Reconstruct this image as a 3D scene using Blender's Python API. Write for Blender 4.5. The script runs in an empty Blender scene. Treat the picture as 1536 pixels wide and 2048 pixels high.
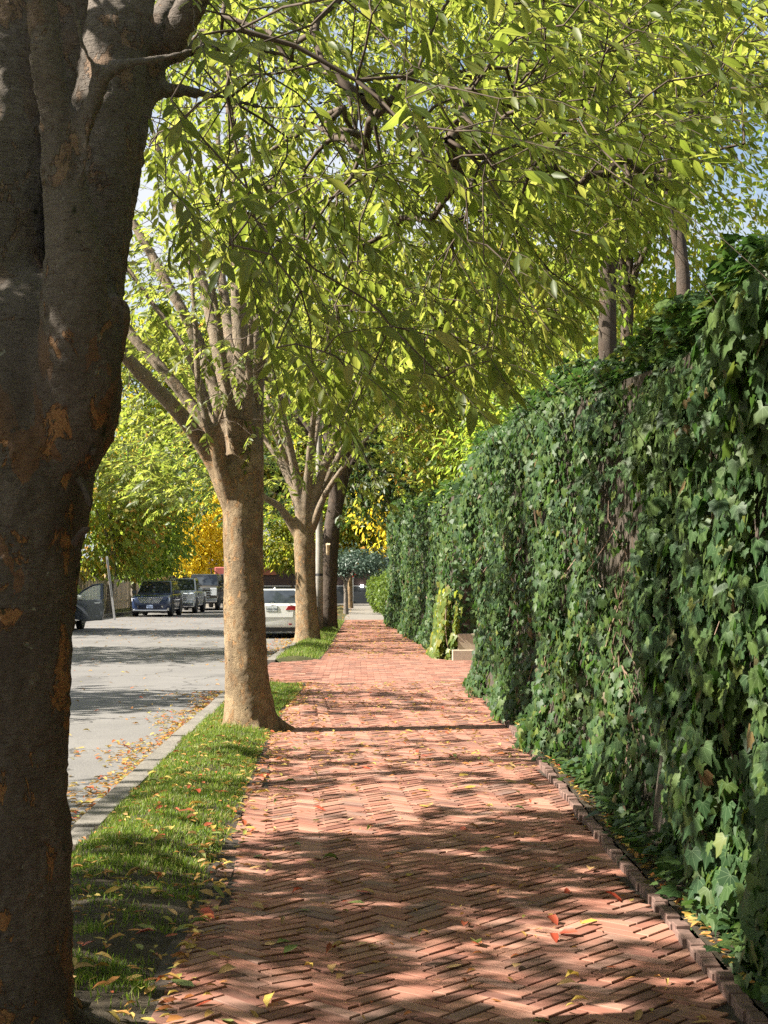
import bpy, math, random
import numpy as np
from mathutils import Vector, Matrix, Euler

random.seed(7)
rng = np.random.default_rng(7)
R = math.radians
scene = bpy.context.scene
COL = scene.collection

# ------------------------------------------------------------------ camera
F_PX, IMG_W, IMG_H = 3076.0, 1536.0, 2048.0
CAM_H = 1.6
PITCH = math.atan((1160 - 1024) / F_PX)
YAW = math.atan((768 - 715) / F_PX)
cam_data = bpy.data.cameras.new("Camera")
cam = bpy.data.objects.new("Camera", cam_data)
COL.objects.link(cam)
cam.location = (0, 0, CAM_H)
cam.rotation_euler = (math.pi / 2 + PITCH, 0, -YAW)
cam_data.sensor_fit = 'HORIZONTAL'
cam_data.sensor_width = 36.0
cam_data.lens = 36.0 * F_PX / IMG_W
cam_data.clip_start = 0.1
cam_data.clip_end = 3000
scene.camera = cam

# ------------------------------------------------------------------ world + sun
SUN_EL, SUN_AZ = R(40), R(7)           # sun stands to the left, a little behind the camera
SUN_DIR = Vector((-math.cos(SUN_EL) * math.cos(SUN_AZ), -math.cos(SUN_EL) * math.sin(SUN_AZ), math.sin(SUN_EL)))
world = bpy.data.worlds.new("World")
scene.world = world
world.use_nodes = True
wn, wl = world.node_tree.nodes, world.node_tree.links
wn.clear()
w_out = wn.new('ShaderNodeOutputWorld')
w_bg = wn.new('ShaderNodeBackground')
sky = wn.new('ShaderNodeTexSky')
sky.sky_type = 'NISHITA'
sky.sun_disc = False
sky.sun_elevation = SUN_EL
sky.sun_rotation = math.atan2(SUN_DIR.x, SUN_DIR.y)
sky.air_density, sky.dust_density, sky.ozone_density = 1.0, 1.5, 1.0
w_tc = wn.new('ShaderNodeTexCoord')
w_map = wn.new('ShaderNodeMapping'); w_map.inputs['Scale'].default_value = (1, 1, 2.2)
w_noise = wn.new('ShaderNodeTexNoise'); w_noise.inputs['Scale'].default_value = 3.0; w_noise.inputs['Detail'].default_value = 8
w_ramp = wn.new('ShaderNodeMapRange'); w_ramp.inputs['From Min'].default_value = 0.36; w_ramp.inputs['From Max'].default_value = 0.56
w_mix = wn.new('ShaderNodeMixRGB'); w_mix.inputs['Color2'].default_value = (4.7, 4.9, 5.2, 1)
wl.new(w_tc.outputs['Generated'], w_map.inputs['Vector'])
wl.new(w_map.outputs['Vector'], w_noise.inputs['Vector'])
wl.new(w_noise.outputs['Fac'], w_ramp.inputs['Value'])
wl.new(w_ramp.outputs['Result'], w_mix.inputs['Fac'])
wl.new(sky.outputs['Color'], w_mix.inputs['Color1'])
wl.new(w_mix.outputs['Color'], w_bg.inputs['Color'])
w_bg.inputs['Strength'].default_value = 0.05
wl.new(w_bg.outputs['Background'], w_out.inputs['Surface'])

sun_data = bpy.data.lights.new("Sun", 'SUN')
sun_data.energy = 5.0
sun_data.angle = R(0.55)
sun_data.color = (1.0, 0.93, 0.82)
sun = bpy.data.objects.new("Sun", sun_data)
COL.objects.link(sun)
sun.location = (-20, 0, 25)
sun.rotation_euler = SUN_DIR.to_track_quat('Z', 'Y').to_euler()

vs = scene.view_settings
scene.display_settings.display_device = 'sRGB'
vs.view_transform = 'Standard'
vs.look = 'None'
vs.exposure = 1.95
vs.gamma = 1.0
vs.use_curve_mapping = False
scene.cycles.use_denoising = False      # keep the fine grain of brick and bark
scene.cycles.max_bounces = 6
scene.cycles.diffuse_bounces = 4
scene.cycles.transmission_bounces = 4
scene.cycles.use_adaptive_sampling = True
scene.cycles.adaptive_threshold = .012
scene.cycles.glossy_bounces = 2
scene.cycles.sample_clamp_indirect = 6

# ------------------------------------------------------------------ helpers
CAM_ROT = np.array(Euler((math.pi / 2 + PITCH, 0, -YAW)).to_matrix())

def at(px, py, Y):
    """world point seen at photo pixel (px, py) that stands Y metres up the street"""
    d = CAM_ROT @ np.array([(px - IMG_W / 2) / F_PX, (IMG_H / 2 - py) / F_PX, -1.0])
    return np.array([0, 0, CAM_H]) + d * (Y / d[1])

def project(P):
    q = (np.asarray(P, float) - np.array([0, 0, CAM_H])) @ CAM_ROT
    z = np.where(np.abs(q[:, 2]) < 1e-6, -1e-6, q[:, 2])
    return IMG_W / 2 + F_PX * q[:, 0] / -z, IMG_H / 2 - F_PX * q[:, 1] / -z, -z

def vnoise(P, freq=1.0, seed=0):
    """smooth value noise in -1..1 at points P (N,3)"""
    P = np.asarray(P, float) * freq + seed * 17.31
    i = np.floor(P).astype(np.int64); f = P - i
    f = f * f * (3 - 2 * f)
    def h(ix, iy, iz):
        n = (ix * 374761393 + iy * 668265263 + iz * 2147483647 + seed * 1013904223) & 0xffffffff
        n = ((n ^ (n >> 13)) * 1274126177) & 0xffffffff
        n = (n ^ (n >> 16)) & 0xffff
        return n / 32767.5 - 1.0
    r = 0
    for dx in (0, 1):
        for dy in (0, 1):
            for dz in (0, 1):
                w = (f[:, 0] if dx else 1 - f[:, 0]) * (f[:, 1] if dy else 1 - f[:, 1]) * (f[:, 2] if dz else 1 - f[:, 2])
                r = r + w * h(i[:, 0] + dx, i[:, 1] + dy, i[:, 2] + dz)
    return r

def norm(v):
    v = np.asarray(v, float)
    return v / np.maximum(np.linalg.norm(v, axis=-1, keepdims=True), 1e-9)

def make_mesh(name, V, T, smooth=False, tint=None, luv=None):
    V = np.asarray(V, np.float32); T = np.asarray(T, np.int32)
    k = T.shape[1]
    me = bpy.data.meshes.new(name)
    me.vertices.add(len(V)); me.vertices.foreach_set('co', V.ravel())
    me.loops.add(T.size); me.loops.foreach_set('vertex_index', T.ravel())
    me.polygons.add(len(T))
    me.polygons.foreach_set('loop_start', np.arange(0, T.size, k, dtype=np.int32))
    me.polygons.foreach_set('use_smooth', np.full(len(T), bool(smooth) or luv is not None))
    if tint is not None:
        a = me.attributes.new('tint', 'FLOAT', 'POINT'); a.data.foreach_set('value', np.asarray(tint, np.float32))
    if luv is not None:
        a = me.attributes.new('luv', 'FLOAT2', 'POINT'); a.data.foreach_set('vector', np.asarray(luv, np.float32).ravel())
    me.update(calc_edges=True)
    return me

def link(name, data, mat=None, parent=None, loc=None):
    o = bpy.data.objects.new(name, data)
    COL.objects.link(o)
    if mat is not None and data is not None and hasattr(data, 'materials') and len(data.materials) == 0:
        data.materials.append(mat)
    if parent is not None:
        o.parent = parent
    if loc is not None:
        o.location = loc
    return o

def tag(o, label=None, cat=None, group=None, kind=None):
    if label: o['label'] = label
    if cat: o['category'] = cat
    if group: o['group'] = group
    if kind: o['kind'] = kind
    return o

def thing(name, label, cat, group=None, loc=(0, 0, 0)):
    return tag(link(name, None, loc=loc), label, cat, group, 'thing')

def instanced(tv, tt, Rm, S, P):
    """merge N copies of a template into one vertex/triangle array"""
    tv = np.asarray(tv, float); tt = np.asarray(tt, int)
    S = np.asarray(S, float)
    if S.ndim == 1: S = S[:, None] * np.ones((1, 3))
    loc = tv[None, :, :] * S[:, None, :]
    V = np.einsum('nij,nkj->nki', Rm, loc) + np.asarray(P)[:, None, :]
    n, k = len(Rm), len(tv)
    T = tt[None] + (np.arange(n) * k)[:, None, None]
    return V.reshape(-1, 3), T.reshape(-1, tt.shape[1])

def frames(d, n):
    """rotation matrices whose columns are x, y=d, z~n"""
    d = norm(d)
    n = np.asarray(n, float) - d * np.sum(np.asarray(n, float) * d, -1, keepdims=True)
    n = norm(n)
    x = np.cross(d, n)
    return np.stack([x, d, n], -1)

def rotz(a):
    a = np.asarray(a, float); c, s = np.cos(a), np.sin(a); z = np.zeros_like(a); o = np.ones_like(a)
    return np.stack([np.stack([c, -s, z], -1), np.stack([s, c, z], -1), np.stack([z, z, o], -1)], -2)

def box_vt(x0, x1, y0, y1, z0, z1):
    V = [(x0, y0, z0), (x1, y0, z0), (x1, y1, z0), (x0, y1, z0), (x0, y0, z1), (x1, y0, z1), (x1, y1, z1), (x0, y1, z1)]
    Q = [(0, 3, 2, 1), (4, 5, 6, 7), (0, 1, 5, 4), (1, 2, 6, 5), (2, 3, 7, 6), (3, 0, 4, 7)]
    return V, Q

def box(name, b, mat, parent=None, bevel=0.0, rot=None, loc=None):
    V, Q = box_vt(*b)
    o = link(name, make_mesh(name, V, Q), mat, parent, loc)
    if bevel:
        m = o.modifiers.new('bevel', 'BEVEL'); m.width = bevel; m.segments = 2; m.limit_method = 'ANGLE'
    if rot: o.rotation_euler = rot
    return o

def tube_vt(pts, rad, n=8, cap=True, wob=0.0):
    pts = np.asarray(pts, float); rad = np.asarray(rad, float)
    t = norm(np.gradient(pts, axis=0))
    ref = np.array([0.31, 0.83, 0.46])
    V = []; prev = None
    for i in range(len(pts)):
        u = np.cross(t[i], ref if prev is None else prev)
        if prev is not None:
            u = prev - t[i] * np.dot(prev, t[i])
        u = norm(u); prev = u
        w = np.cross(t[i], u)
        a = np.arange(n) * 2 * np.pi / n
        rr = rad[i] * (1 + wob * np.sin(a * 3 + i * 0.35) * 0.6 + wob * np.sin(a * 5 + 1.3 + i * 0.2) * 0.4)
        V.append(pts[i] + np.outer(np.cos(a) * rr, u) + np.outer(np.sin(a) * rr, w))
    V = np.concatenate(V)
    T = []
    for i in range(len(pts) - 1):
        for j in range(n):
            a, b = i * n + j, i * n + (j + 1) % n
            T += [(a, b, b + n), (a, b + n, a + n)]
    if cap:
        V = np.vstack([V, pts[0], pts[-1]])
        c0, c1 = len(V) - 2, len(V) - 1
        for j in range(n):
            T.append((c0, (j + 1) % n, j))
            T.append((c1, (len(pts) - 1) * n + j, (len(pts) - 1) * n + (j + 1) % n))
    return V, np.array(T)

def merge(parts):
    Vs, Ts, k = [], [], 0
    for V, T in parts:
        Vs.append(np.asarray(V, float)); Ts.append(np.asarray(T, int) + k); k += len(V)
    return np.concatenate(Vs), np.concatenate(Ts)

def cyl_vt(p0, p1, r0, r1=None, n=12):
    return tube_vt([p0, p1], [r0, r0 if r1 is None else r1], n)

def spline(ctrl, n):
    """Catmull-Rom through control rows"""
    c = np.asarray(ctrl, float)
    c = np.vstack([2 * c[0] - c[1], c, 2 * c[-1] - c[-2]])
    out = []
    m = len(c) - 3
    for s in np.linspace(0, m - 1e-6, n):
        i = int(s); t = s - i
        p0, p1, p2, p3 = c[i], c[i + 1], c[i + 2], c[i + 3]
        out.append(0.5 * (2 * p1 + (p2 - p0) * t + (2 * p0 - 5 * p1 + 4 * p2 - p3) * t * t + (3 * p1 - p0 - 3 * p2 + p3) * t ** 3))
    return np.array(out)

# ------------------------------------------------------------------ materials
class NT:
    def __init__(self, name):
        self.m = bpy.data.materials.new(name); self.m.use_nodes = True
        self.n = self.m.node_tree.nodes; self.l = self.m.node_tree.links
        self.n.clear()
        self.out = self.n.new('ShaderNodeOutputMaterial')
        self.b = self.n.new('ShaderNodeBsdfPrincipled')
        self.l.new(self.b.outputs[0], self.out.inputs['Surface'])
    def node(self, t, **kw):
        x = self.n.new(t)
        for k, v in kw.items():
            if k in x.inputs: x.inputs[k].default_value = v
            else: setattr(x, k, v)
        return x
    def math(self, op, a, b=None, c=None):
        x = self.n.new('ShaderNodeMath'); x.operation = op
        for i, v in enumerate((a, b, c)):
            if v is None: continue
            if isinstance(v, (int, float)): x.inputs[i].default_value = v
            else: self.l.new(v, x.inputs[i])
        return x.outputs[0]
    def noise(self, scale, detail=4, rough=0.55, vec=None, dist=0.0):
        x = self.node('ShaderNodeTexNoise', Scale=scale, Detail=detail, Roughness=rough, Distortion=dist)
        self.l.new(vec if vec is not None else self.coord(), x.inputs['Vector'])
        return x.outputs['Fac']
    def coord(self):
        if not hasattr(self, 'tc'):
            self.tc = self.n.new('ShaderNodeNewGeometry')
        return self.tc.outputs['Position']
    def scaled(self, s):
        x = self.n.new('ShaderNodeMapping'); x.inputs['Scale'].default_value = s
        self.l.new(self.coord(), x.inputs['Vector'])
        return x.outputs['Vector']
    def ramp(self, fac, stops, interp='LINEAR'):
        x = self.n.new('ShaderNodeValToRGB'); x.color_ramp.interpolation = interp
        e = x.color_ramp.elements
        while len(e) > 1: e.remove(e[-1])
        e[0].position = stops[0][0]; e[0].color = (*stops[0][1], 1)
        for p, c in stops[1:]:
            q = e.new(p); q.color = (*c, 1)
        self.l.new(fac, x.inputs[0])
        return x.outputs[0]
    def mix(self, fac, a, b, mode='MIX'):
        x = self.n.new('ShaderNodeMixRGB'); x.blend_type = mode
        for i, v in ((0, fac), (1, a), (2, b)):
            if isinstance(v, (int, float)): x.inputs[i].default_value = v
            elif isinstance(v, tuple): x.inputs[i].default_value = (*v, 1)
            else: self.l.new(v, x.inputs[i])
        return x.outputs[0]
    def rangef(self, v, a, b, c=0.0, d=1.0):
        x = self.node('ShaderNodeMapRange'); self.l.new(v, x.inputs[0])
        for i, q in enumerate((a, b, c, d)): x.inputs[i + 1].default_value = q
        return x.outputs[0]
    def bump(self, h, strength=0.3, dist=0.01):
        x = self.node('ShaderNodeBump', Strength=strength, Distance=dist); self.l.new(h, x.inputs['Height'])
        self.l.new(x.outputs[0], self.b.inputs['Normal'])
        return x.outputs[0]
    def color(self, c):
        if isinstance(c, tuple): self.b.inputs['Base Color'].default_value = (*c, 1)
        else: self.l.new(c, self.b.inputs['Base Color'])
    def set(self, **kw):
        for k, v in kw.items(): self.b.inputs[k.replace('_', ' ')].default_value = v
        return self
    def rand(self):
        """per-leaf / per-piece random number: baked tint + object random"""
        a = self.node('ShaderNodeAttribute', attribute_name='tint')
        o = self.n.new('ShaderNodeObjectInfo')
        return self.math('FRACT', self.math('ADD', a.outputs['Fac'], o.outputs['Random']))

def plain(name, col, rough=0.5, metal=0.0, spec=0.5, var=0.12, scale=6.0):
    t = NT(name)
    f = t.noise(scale, 5)
    t.color(t.mix(t.rangef(f, 0.3, 0.7), tuple(c * (1 - var) for c in col), tuple(min(1, c * (1 + var)) for c in col)))
    t.set(Roughness=rough, Metallic=metal); t.b.inputs['Specular IOR Level'].default_value = spec
    return t.m

def leaf_mat(name, stops, trans, trans_amt=0.45, rough=0.45, spec=0.35, vein=None):
    t = NT(name)
    r = t.rand()
    c = t.ramp(r, stops)
    n = t.noise(25, 2)
    c = t.mix(t.rangef(n, 0.3, 0.7, 0.0, 0.35), c, t.mix(1.0, c, (0.55, 0.6, 0.5), 'MULTIPLY'))
    tc = t.ramp(r, trans)
    if vein:
        a = t.node('ShaderNodeAttribute', attribute_name='luv')
        s = t.n.new('ShaderNodeSeparateXYZ'); t.l.new(a.outputs['Vector'], s.inputs[0])
        if vein == 'palmate':
            ang = t.math('ARCTAN2', s.outputs[0], s.outputs[1])
            f = t.math('ABSOLUTE', t.math('SUBTRACT', t.math('FRACT', t.math('ADD', t.math('DIVIDE', ang, 0.62), 0.5)), 0.5))
            rad = t.math('LENGTH' if False else 'SQRT', t.math('ADD', t.math('MULTIPLY', s.outputs[0], s.outputs[0]), t.math('MULTIPLY', s.outputs[1], s.outputs[1])))
            v = t.math('LESS_THAN', t.math('MULTIPLY', f, rad), 0.012)
            c = t.mix(t.math('MULTIPLY', v, 0.45), c, (0.19, 0.26, 0.13))
        else:
            ax = t.math('ABSOLUTE', s.outputs[0])
            v = t.math('LESS_THAN', ax, 0.012)
            w = t.math('FRACT', t.math('MULTIPLY', t.math('SUBTRACT', s.outputs[1], t.math('MULTIPLY', ax, 0.9)), 11))
            sv = t.math('LESS_THAN', w, 0.14)
            k = t.math('MAXIMUM', v, t.math('MULTIPLY', sv, 0.35))
            c = t.mix(t.math('MULTIPLY', k, 0.6), c, (0.16, 0.22, 0.06))
            tc = t.mix(t.math('MULTIPLY', k, 0.5), tc, (0.12, 0.16, 0.02))
    if vein == 'palmate':
        c = t.mix(t.rangef(t.noise(1.1, 3), .50, .70, 0, .4), c, (.085, .115, .02))
    t.color(c)
    t.set(Roughness=rough); t.b.inputs['Specular IOR Level'].default_value = spec
    tr = t.node('ShaderNodeBsdfTranslucent'); t.l.new(tc, tr.inputs['Color'])
    mx = t.node('ShaderNodeMixShader'); mx.inputs[0].default_value = trans_amt
    t.l.new(t.b.outputs[0], mx.inputs[1]); t.l.new(tr.outputs[0], mx.inputs[2])
    t.l.new(mx.outputs[0], t.out.inputs['Surface'])
    return t.m

M = {}
M['zelkova'] = leaf_mat('zelkova_leaf', [(0, (.05, .075, .012)), (.5, (.08, .11, .018)), (.85, (.115, .135, .025)), (1, (.15, .15, .035))],
                        [(0, (.22, .29, .035)), (.6, (.35, .41, .06)), (1, (.54, .54, .11))], 0.54, 0.45, 0.3, 'pinnate')
M['green'] = leaf_mat('green_leaf', [(0, (.06, .11, .025)), (.6, (.10, .15, .03)), (1, (.15, .17, .04))],
                      [(0, (.28, .42, .05)), (.6, (.38, .52, .06)), (1, (.52, .55, .07))], 0.5)
M['deep'] = leaf_mat('deep_green_leaf', [(0, (.02, .045, .015)), (.7, (.04, .075, .02)), (1, (.09, .09, .02))],
                     [(0, (.08, .16, .03)), (.7, (.14, .22, .03)), (1, (.32, .28, .04))], 0.35)
M['lime'] = leaf_mat('lime_leaf', [(0, (.08, .12, .02)), (.6, (.12, .15, .025)), (1, (.2, .17, .03))],
                     [(0, (.34, .46, .04)), (.6, (.48, .52, .05)), (1, (.62, .50, .06))], 0.5)
M['yellow'] = leaf_mat('yellow_leaf', [(0, (.62, .54, .05)), (.6, (.70, .56, .05)), (1, (.68, .48, .05))],
                       [(0, (.85, .74, .06)), (.6, (.92, .76, .06)), (1, (.90, .66, .05))], 0.55)
M['turning'] = leaf_mat('turning_leaf', [(0, (.09, .14, .03)), (.6, (.15, .18, .035)), (.9, (.27, .21, .04)), (1, (.42, .20, .04))],
                        [(0, (.3, .44, .05)), (.6, (.44, .52, .06)), (.88, (.66, .5, .07)), (1, (.75, .32, .06))], 0.5)
M['orange'] = leaf_mat('orange_leaf', [(0, (.30, .16, .02)), (.5, (.40, .12, .03)), (1, (.42, .07, .03))],
                       [(0, (.66, .40, .05)), (.5, (.72, .26, .05)), (1, (.70, .13, .05))], 0.45)
M['blue_green'] = leaf_mat('blue_green_needle', [(0, (.045, .075, .055)), (1, (.08, .12, .085))], [(0, (.06, .12, .08)), (1, (.1, .16, .1))], 0.2)
M['ivy'] = leaf_mat('ivy_leaf', [(0, (.13, .075, .035)), (.008, (.09, .055, .025)), (.012, (.020, .048, .018)), (.55, (.033, .070, .022)), (.9, (.06, .095, .024)), (.975, (.08, .13, .03)), (1, (.14, .15, .03))],
                    [(0, (.07, .16, .03)), (.8, (.12, .24, .04)), (1, (.24, .28, .05))], 0.25, 0.5, 0.2, 'palmate')
M['ivy_light'] = leaf_mat('pale_vine_leaf', [(0, (.07, .12, .025)), (.6, (.11, .15, .03)), (1, (.19, .17, .035))],
                          [(0, (.34, .42, .05)), (1, (.5, .48, .06))], 0.4)
M['box_leaf'] = leaf_mat('boxwood_leaf', [(0, (.06, .11, .02)), (1, (.12, .17, .03))], [(0, (.2, .32, .04)), (1, (.3, .4, .05))], 0.3)
M['grass'] = leaf_mat('grass_blade', [(0, (.065, .115, .02)), (.5, (.11, .17, .028)), (.78, (.16, .19, .04)), (1, (.33, .27, .12))],
                      [(0, (.2, .34, .03)), (.7, (.3, .44, .04)), (1, (.46, .42, .16))], 0.35, 0.5, 0.25)
M['litter'] = leaf_mat('fallen_leaf', [(0, (.38, .23, .07)), (.3, (.42, .20, .06)), (.5, (.30, .10, .035)), (.62, (.36, .06, .03)), (.72, (.46, .30, .10)), (.88, (.40, .32, .08)), (1, (.20, .22, .05))],
                       [(0, (.4, .25, .06)), (1, (.4, .3, .06))], 0.2, 0.6, 0.2)
M['leaf_brown'] = leaf_mat('tan_fallen_leaf', [(0, (.34, .20, .08)), (1, (.46, .30, .14))], [(0, (.4, .25, .1)), (1, (.4, .25, .1))], 0.15, 0.6, 0.2)
M['leaf_red'] = leaf_mat('red_fallen_leaf', [(0, (.36, .06, .03)), (1, (.26, .07, .035))], [(0, (.4, .06, .03)), (1, (.4, .06, .03))], 0.15, 0.5, 0.3)
M['leaf_yellow'] = leaf_mat('yellow_fallen_leaf', [(0, (.48, .34, .08)), (1, (.42, .26, .05))], [(0, (.5, .35, .06)), (1, (.5, .35, .06))], 0.2, 0.55, 0.25)
M['leaf_green'] = leaf_mat('green_fallen_leaf', [(0, (.13, .17, .05)), (1, (.24, .25, .08))], [(0, (.2, .28, .06)), (1, (.2, .28, .06))], 0.2, 0.55, 0.25)

def brick_mat():
    t = NT('paving_brick')
    r = t.rand()
    c = t.ramp(r, [(0, (.125, .056, .042)), (.25, (.22, .092, .063)), (.6, (.285, .128, .088)), (.85, (.345, .175, .122)), (1, (.165, .10, .082))])
    n1 = t.noise(3.0, 4); n2 = t.noise(60, 5); n3 = t.noise(16, 4, 0.7)
    c = t.mix(t.rangef(n3, .50, .75, 0, .4), c, (.24, .135, .10))
    c = t.mix(t.rangef(n1, .46, .70, 0, .6), c, (.17, .115, .09))
    c = t.mix(t.rangef(n2, .58, .8, 0, .35), c, (.12, .075, .055))
    t.color(c); t.set(Roughness=.82); t.b.inputs['Specular IOR Level'].default_value = .25
    t.bump(t.math('ADD', n2, t.math('MULTIPLY', n3, .5)), .3, .002)
    return t.m
M['brick'] = brick_mat()
M['old_brick'] = plain('weathered_border_brick', (.125, .073, .057), .9, var=.4, scale=22)

def ground_mat(name, a, b, c2, s1, s2, bump=.5, rough=.9):
    t = NT(name)
    n1, n2, n3 = t.noise(s1, 6, .6), t.noise(s2, 6, .65), t.noise(s2 * 6, 3)
    c = t.mix(t.rangef(n1, .35, .65), a, b)
    c = t.mix(t.rangef(n2, .5, .7, 0, .7), c, c2)
    c = t.mix(t.rangef(n3, .35, .7, .0, .35), c, tuple(x * .4 for x in a))
    t.color(c); t.set(Roughness=rough); t.b.inputs['Specular IOR Level'].default_value = .25
    t.bump(t.math('ADD', n2, n3), bump, .01)
    return t.m
M['sand'] = ground_mat('joint_sand', (.034, .027, .022), (.07, .052, .04), (.04, .034, .026), 5, 40)
M['soil'] = ground_mat('soil', (.045, .036, .024), (.085, .065, .045), (.025, .02, .014), 6, 30, 1.0)
M['lawn_soil'] = ground_mat('lawn_soil', (.05, .055, .02), (.08, .08, .03), (.05, .04, .025), 2, 18, .8)
M['asphalt'] = ground_mat('asphalt', (.15, .142, .135), (.185, .175, .165), (.125, .12, .115), .5, 9, .25)
def asphalt_mat():
    t = NT('old_asphalt')
    n1, n2, n3 = t.noise(.5, 6, .6), t.noise(7, 6, .65), t.noise(60, 3)
    c = t.mix(t.rangef(n1, .35, .65), (.105, .10, .096), (.14, .133, .126))
    c = t.mix(t.rangef(n2, .5, .7, 0, .5), c, (.11, .105, .10))
    c = t.mix(t.rangef(n3, .4, .75, 0, .5), c, (.26, .25, .235))
    st = t.noise(.9, 5, .6, t.scaled((1, .35, 1)))
    c = t.mix(t.rangef(st, .56, .66, 0, .5), c, (.075, .072, .07))
    v = t.node('ShaderNodeTexVoronoi', Scale=.42, feature='DISTANCE_TO_EDGE')
    w = t.node('ShaderNodeVectorMath', operation='ADD'); nz = t.node('ShaderNodeTexNoise', Scale=1.3, Detail=6)
    t.l.new(t.coord(), nz.inputs['Vector']); t.l.new(t.coord(), w.inputs[0]); t.l.new(nz.outputs['Color'], w.inputs[1]); t.l.new(w.outputs[0], v.inputs['Vector'])
    c = t.mix(t.math('MULTIPLY', t.math('LESS_THAN', v.outputs['Distance'], .008), .75), c, (.035, .033, .032))
    t.color(c); t.set(Roughness=.9); t.b.inputs['Specular IOR Level'].default_value = .25
    t.bump(t.math('ADD', n2, n3), .35, .008)
    return t.m
M['asphalt'] = asphalt_mat()
M['concrete'] = ground_mat('concrete', (.17, .155, .135), (.23, .21, .18), (.12, .11, .095), 1.5, 12, .3)
M['granite'] = ground_mat('granite_kerb', (.15, .138, .12), (.22, .20, .172), (.085, .078, .066), 2.5, 22, .6)
M['limestone'] = ground_mat('limestone', (.34, .275, .20), (.42, .345, .255), (.24, .19, .14), 2, 18, .2)
M['wall_core'] = ground_mat('old_garden_wall', (.05, .042, .032), (.08, .062, .047), (.035, .03, .022), 2, 10, .6)
M['stem'] = plain('vine_stem', (.16, .105, .07), .85, var=.3, scale=30)

def bark_mat(name, base, dark, flake, patch_lo, flake_hi, lent=1.0, mscale=1.0, young=None):
    t = NT(name)
    tex = t.n.new('ShaderNodeTexCoord')
    v = t.scaled((1, 1, .55))
    n_patch = t.noise(9 * mscale, 6, .66, v, .7)
    n_patch2 = t.noise(3.2 * mscale, 4, .6, t.scaled((1, 1, .7)), .4)
    n_fine = t.noise(55 * mscale, 5, .7)
    n_lent = t.noise(26 * mscale, 4, .7, t.scaled((1, 1, 4.5)))
    n_moss = t.noise(9 * mscale, 4, .55)
    n_lich = t.noise(14 * mscale, 5, .7)
    vo = t.node('ShaderNodeTexVoronoi', Scale=13 * mscale)
    wv = t.node('ShaderNodeVectorMath', operation='ADD'); nzc = t.node('ShaderNodeTexNoise', Scale=9 * mscale, Detail=5)
    t.l.new(v, nzc.inputs['Vector']); t.l.new(v, wv.inputs[0]); sc_ = t.node('ShaderNodeVectorMath', operation='SCALE', Scale=.16)
    t.l.new(nzc.outputs['Color'], sc_.inputs[0]); t.l.new(sc_.outputs[0], wv.inputs[1]); t.l.new(wv.outputs[0], vo.inputs['Vector'])
    sep = t.n.new('ShaderNodeSeparateColor'); t.l.new(vo.outputs['Color'], sep.inputs[0])
    plate = sep.outputs[0]
    c = t.mix(t.rangef(n_fine, .3, .7), tuple(x * .8 for x in base), tuple(x * 1.5 for x in base))
    c = t.mix(t.rangef(plate, .0, 1.0, 0, .5), c, tuple(x * .6 for x in dark))
    c = t.mix(t.math('MULTIPLY', t.math('GREATER_THAN', plate, .86), .45), c, flake)
    c = t.mix(t.rangef(n_patch2, .42, .6, 0, .7), c, dark)
    c = t.mix(t.rangef(n_lent, .52, .68, 0, .55 * lent), c, tuple(x * .45 for x in dark))
    fl = t.rangef(n_patch, patch_lo, patch_lo + .03)
    c = t.mix(t.math('MULTIPLY', fl, .8), c, t.mix(t.rangef(n_fine, .35, .65), flake, flake_hi))
    if young:            # smoother grey bark on the limbs above the fork
        sx = t.n.new('ShaderNodeSeparateXYZ'); t.l.new(t.coord(), sx.inputs[0])
        zz = t.math('ADD', sx.outputs[2], t.math('MULTIPLY', n_patch2, .8))
        yg = t.mix(t.rangef(n_fine, .3, .7), young[1], tuple(x * 1.5 for x in young[1]))
        yg = t.mix(t.rangef(n_lent, .5, .68, 0, .6), yg, tuple(x * .4 for x in young[1]))
        c = t.mix(t.rangef(zz, young[0], young[0] + .5, 0, .6), c, yg)
    c = t.mix(t.rangef(n_lich, .66, .70, 0, .55), c, (.30, .31, .25))
    c = t.mix(t.rangef(n_moss, .68, .72, 0, .9), c, (.022, .024, .012))
    t.color(c); t.set(Roughness=.88); t.b.inputs['Specular IOR Level'].default_value = .2
    h = t.math('ADD', t.math('MULTIPLY', fl, -1.0), t.math('ADD', t.math('MULTIPLY', n_fine, .5), t.math('MULTIPLY', n_lent, -.7)))
    h = t.math('ADD', h, t.math('ADD', t.math('MULTIPLY', n_patch2, 1.2), t.math('MULTIPLY', plate, .8)))
    t.bump(h, .9, .022)
    return t.m
M['bark'] = bark_mat('shaded_zelkova_bark', (.10, .084, .070), (.065, .05, .040), (.22, .10, .037), .58, (.29, .15, .058), young=(2.6, (.12, .102, .086)))  # base darkened to stand in for the shade on the nearest trunk
M['bark_sunny'] = bark_mat('sunlit_zelkova_bark', (.29, .21, .125), (.13, .095, .06), (.34, .175, .07), .575, (.42, .26, .13), 1.0, 1.6, young=(3.3, (.17, .145, .115)))  # same bark, raised in tone to carry the sunlight in its colour
M['bark_dark'] = bark_mat('dark_bark', (.085, .065, .05), (.055, .042, .033), (.11, .07, .045), .66, (.14, .09, .06), .6)
M['bark_grey'] = bark_mat('grey_bark', (.20, .17, .14), (.13, .11, .09), (.22, .18, .14), .68, (.24, .2, .16), .7)
M['twig'] = plain('twig_bark', (.06, .04, .026), .85, var=.3, scale=20)
M['limb'] = bark_mat('limb_bark', (.17, .135, .105), (.12, .09, .07), (.25, .14, .07), .68, (.3, .17, .09), 1.2)

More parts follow.
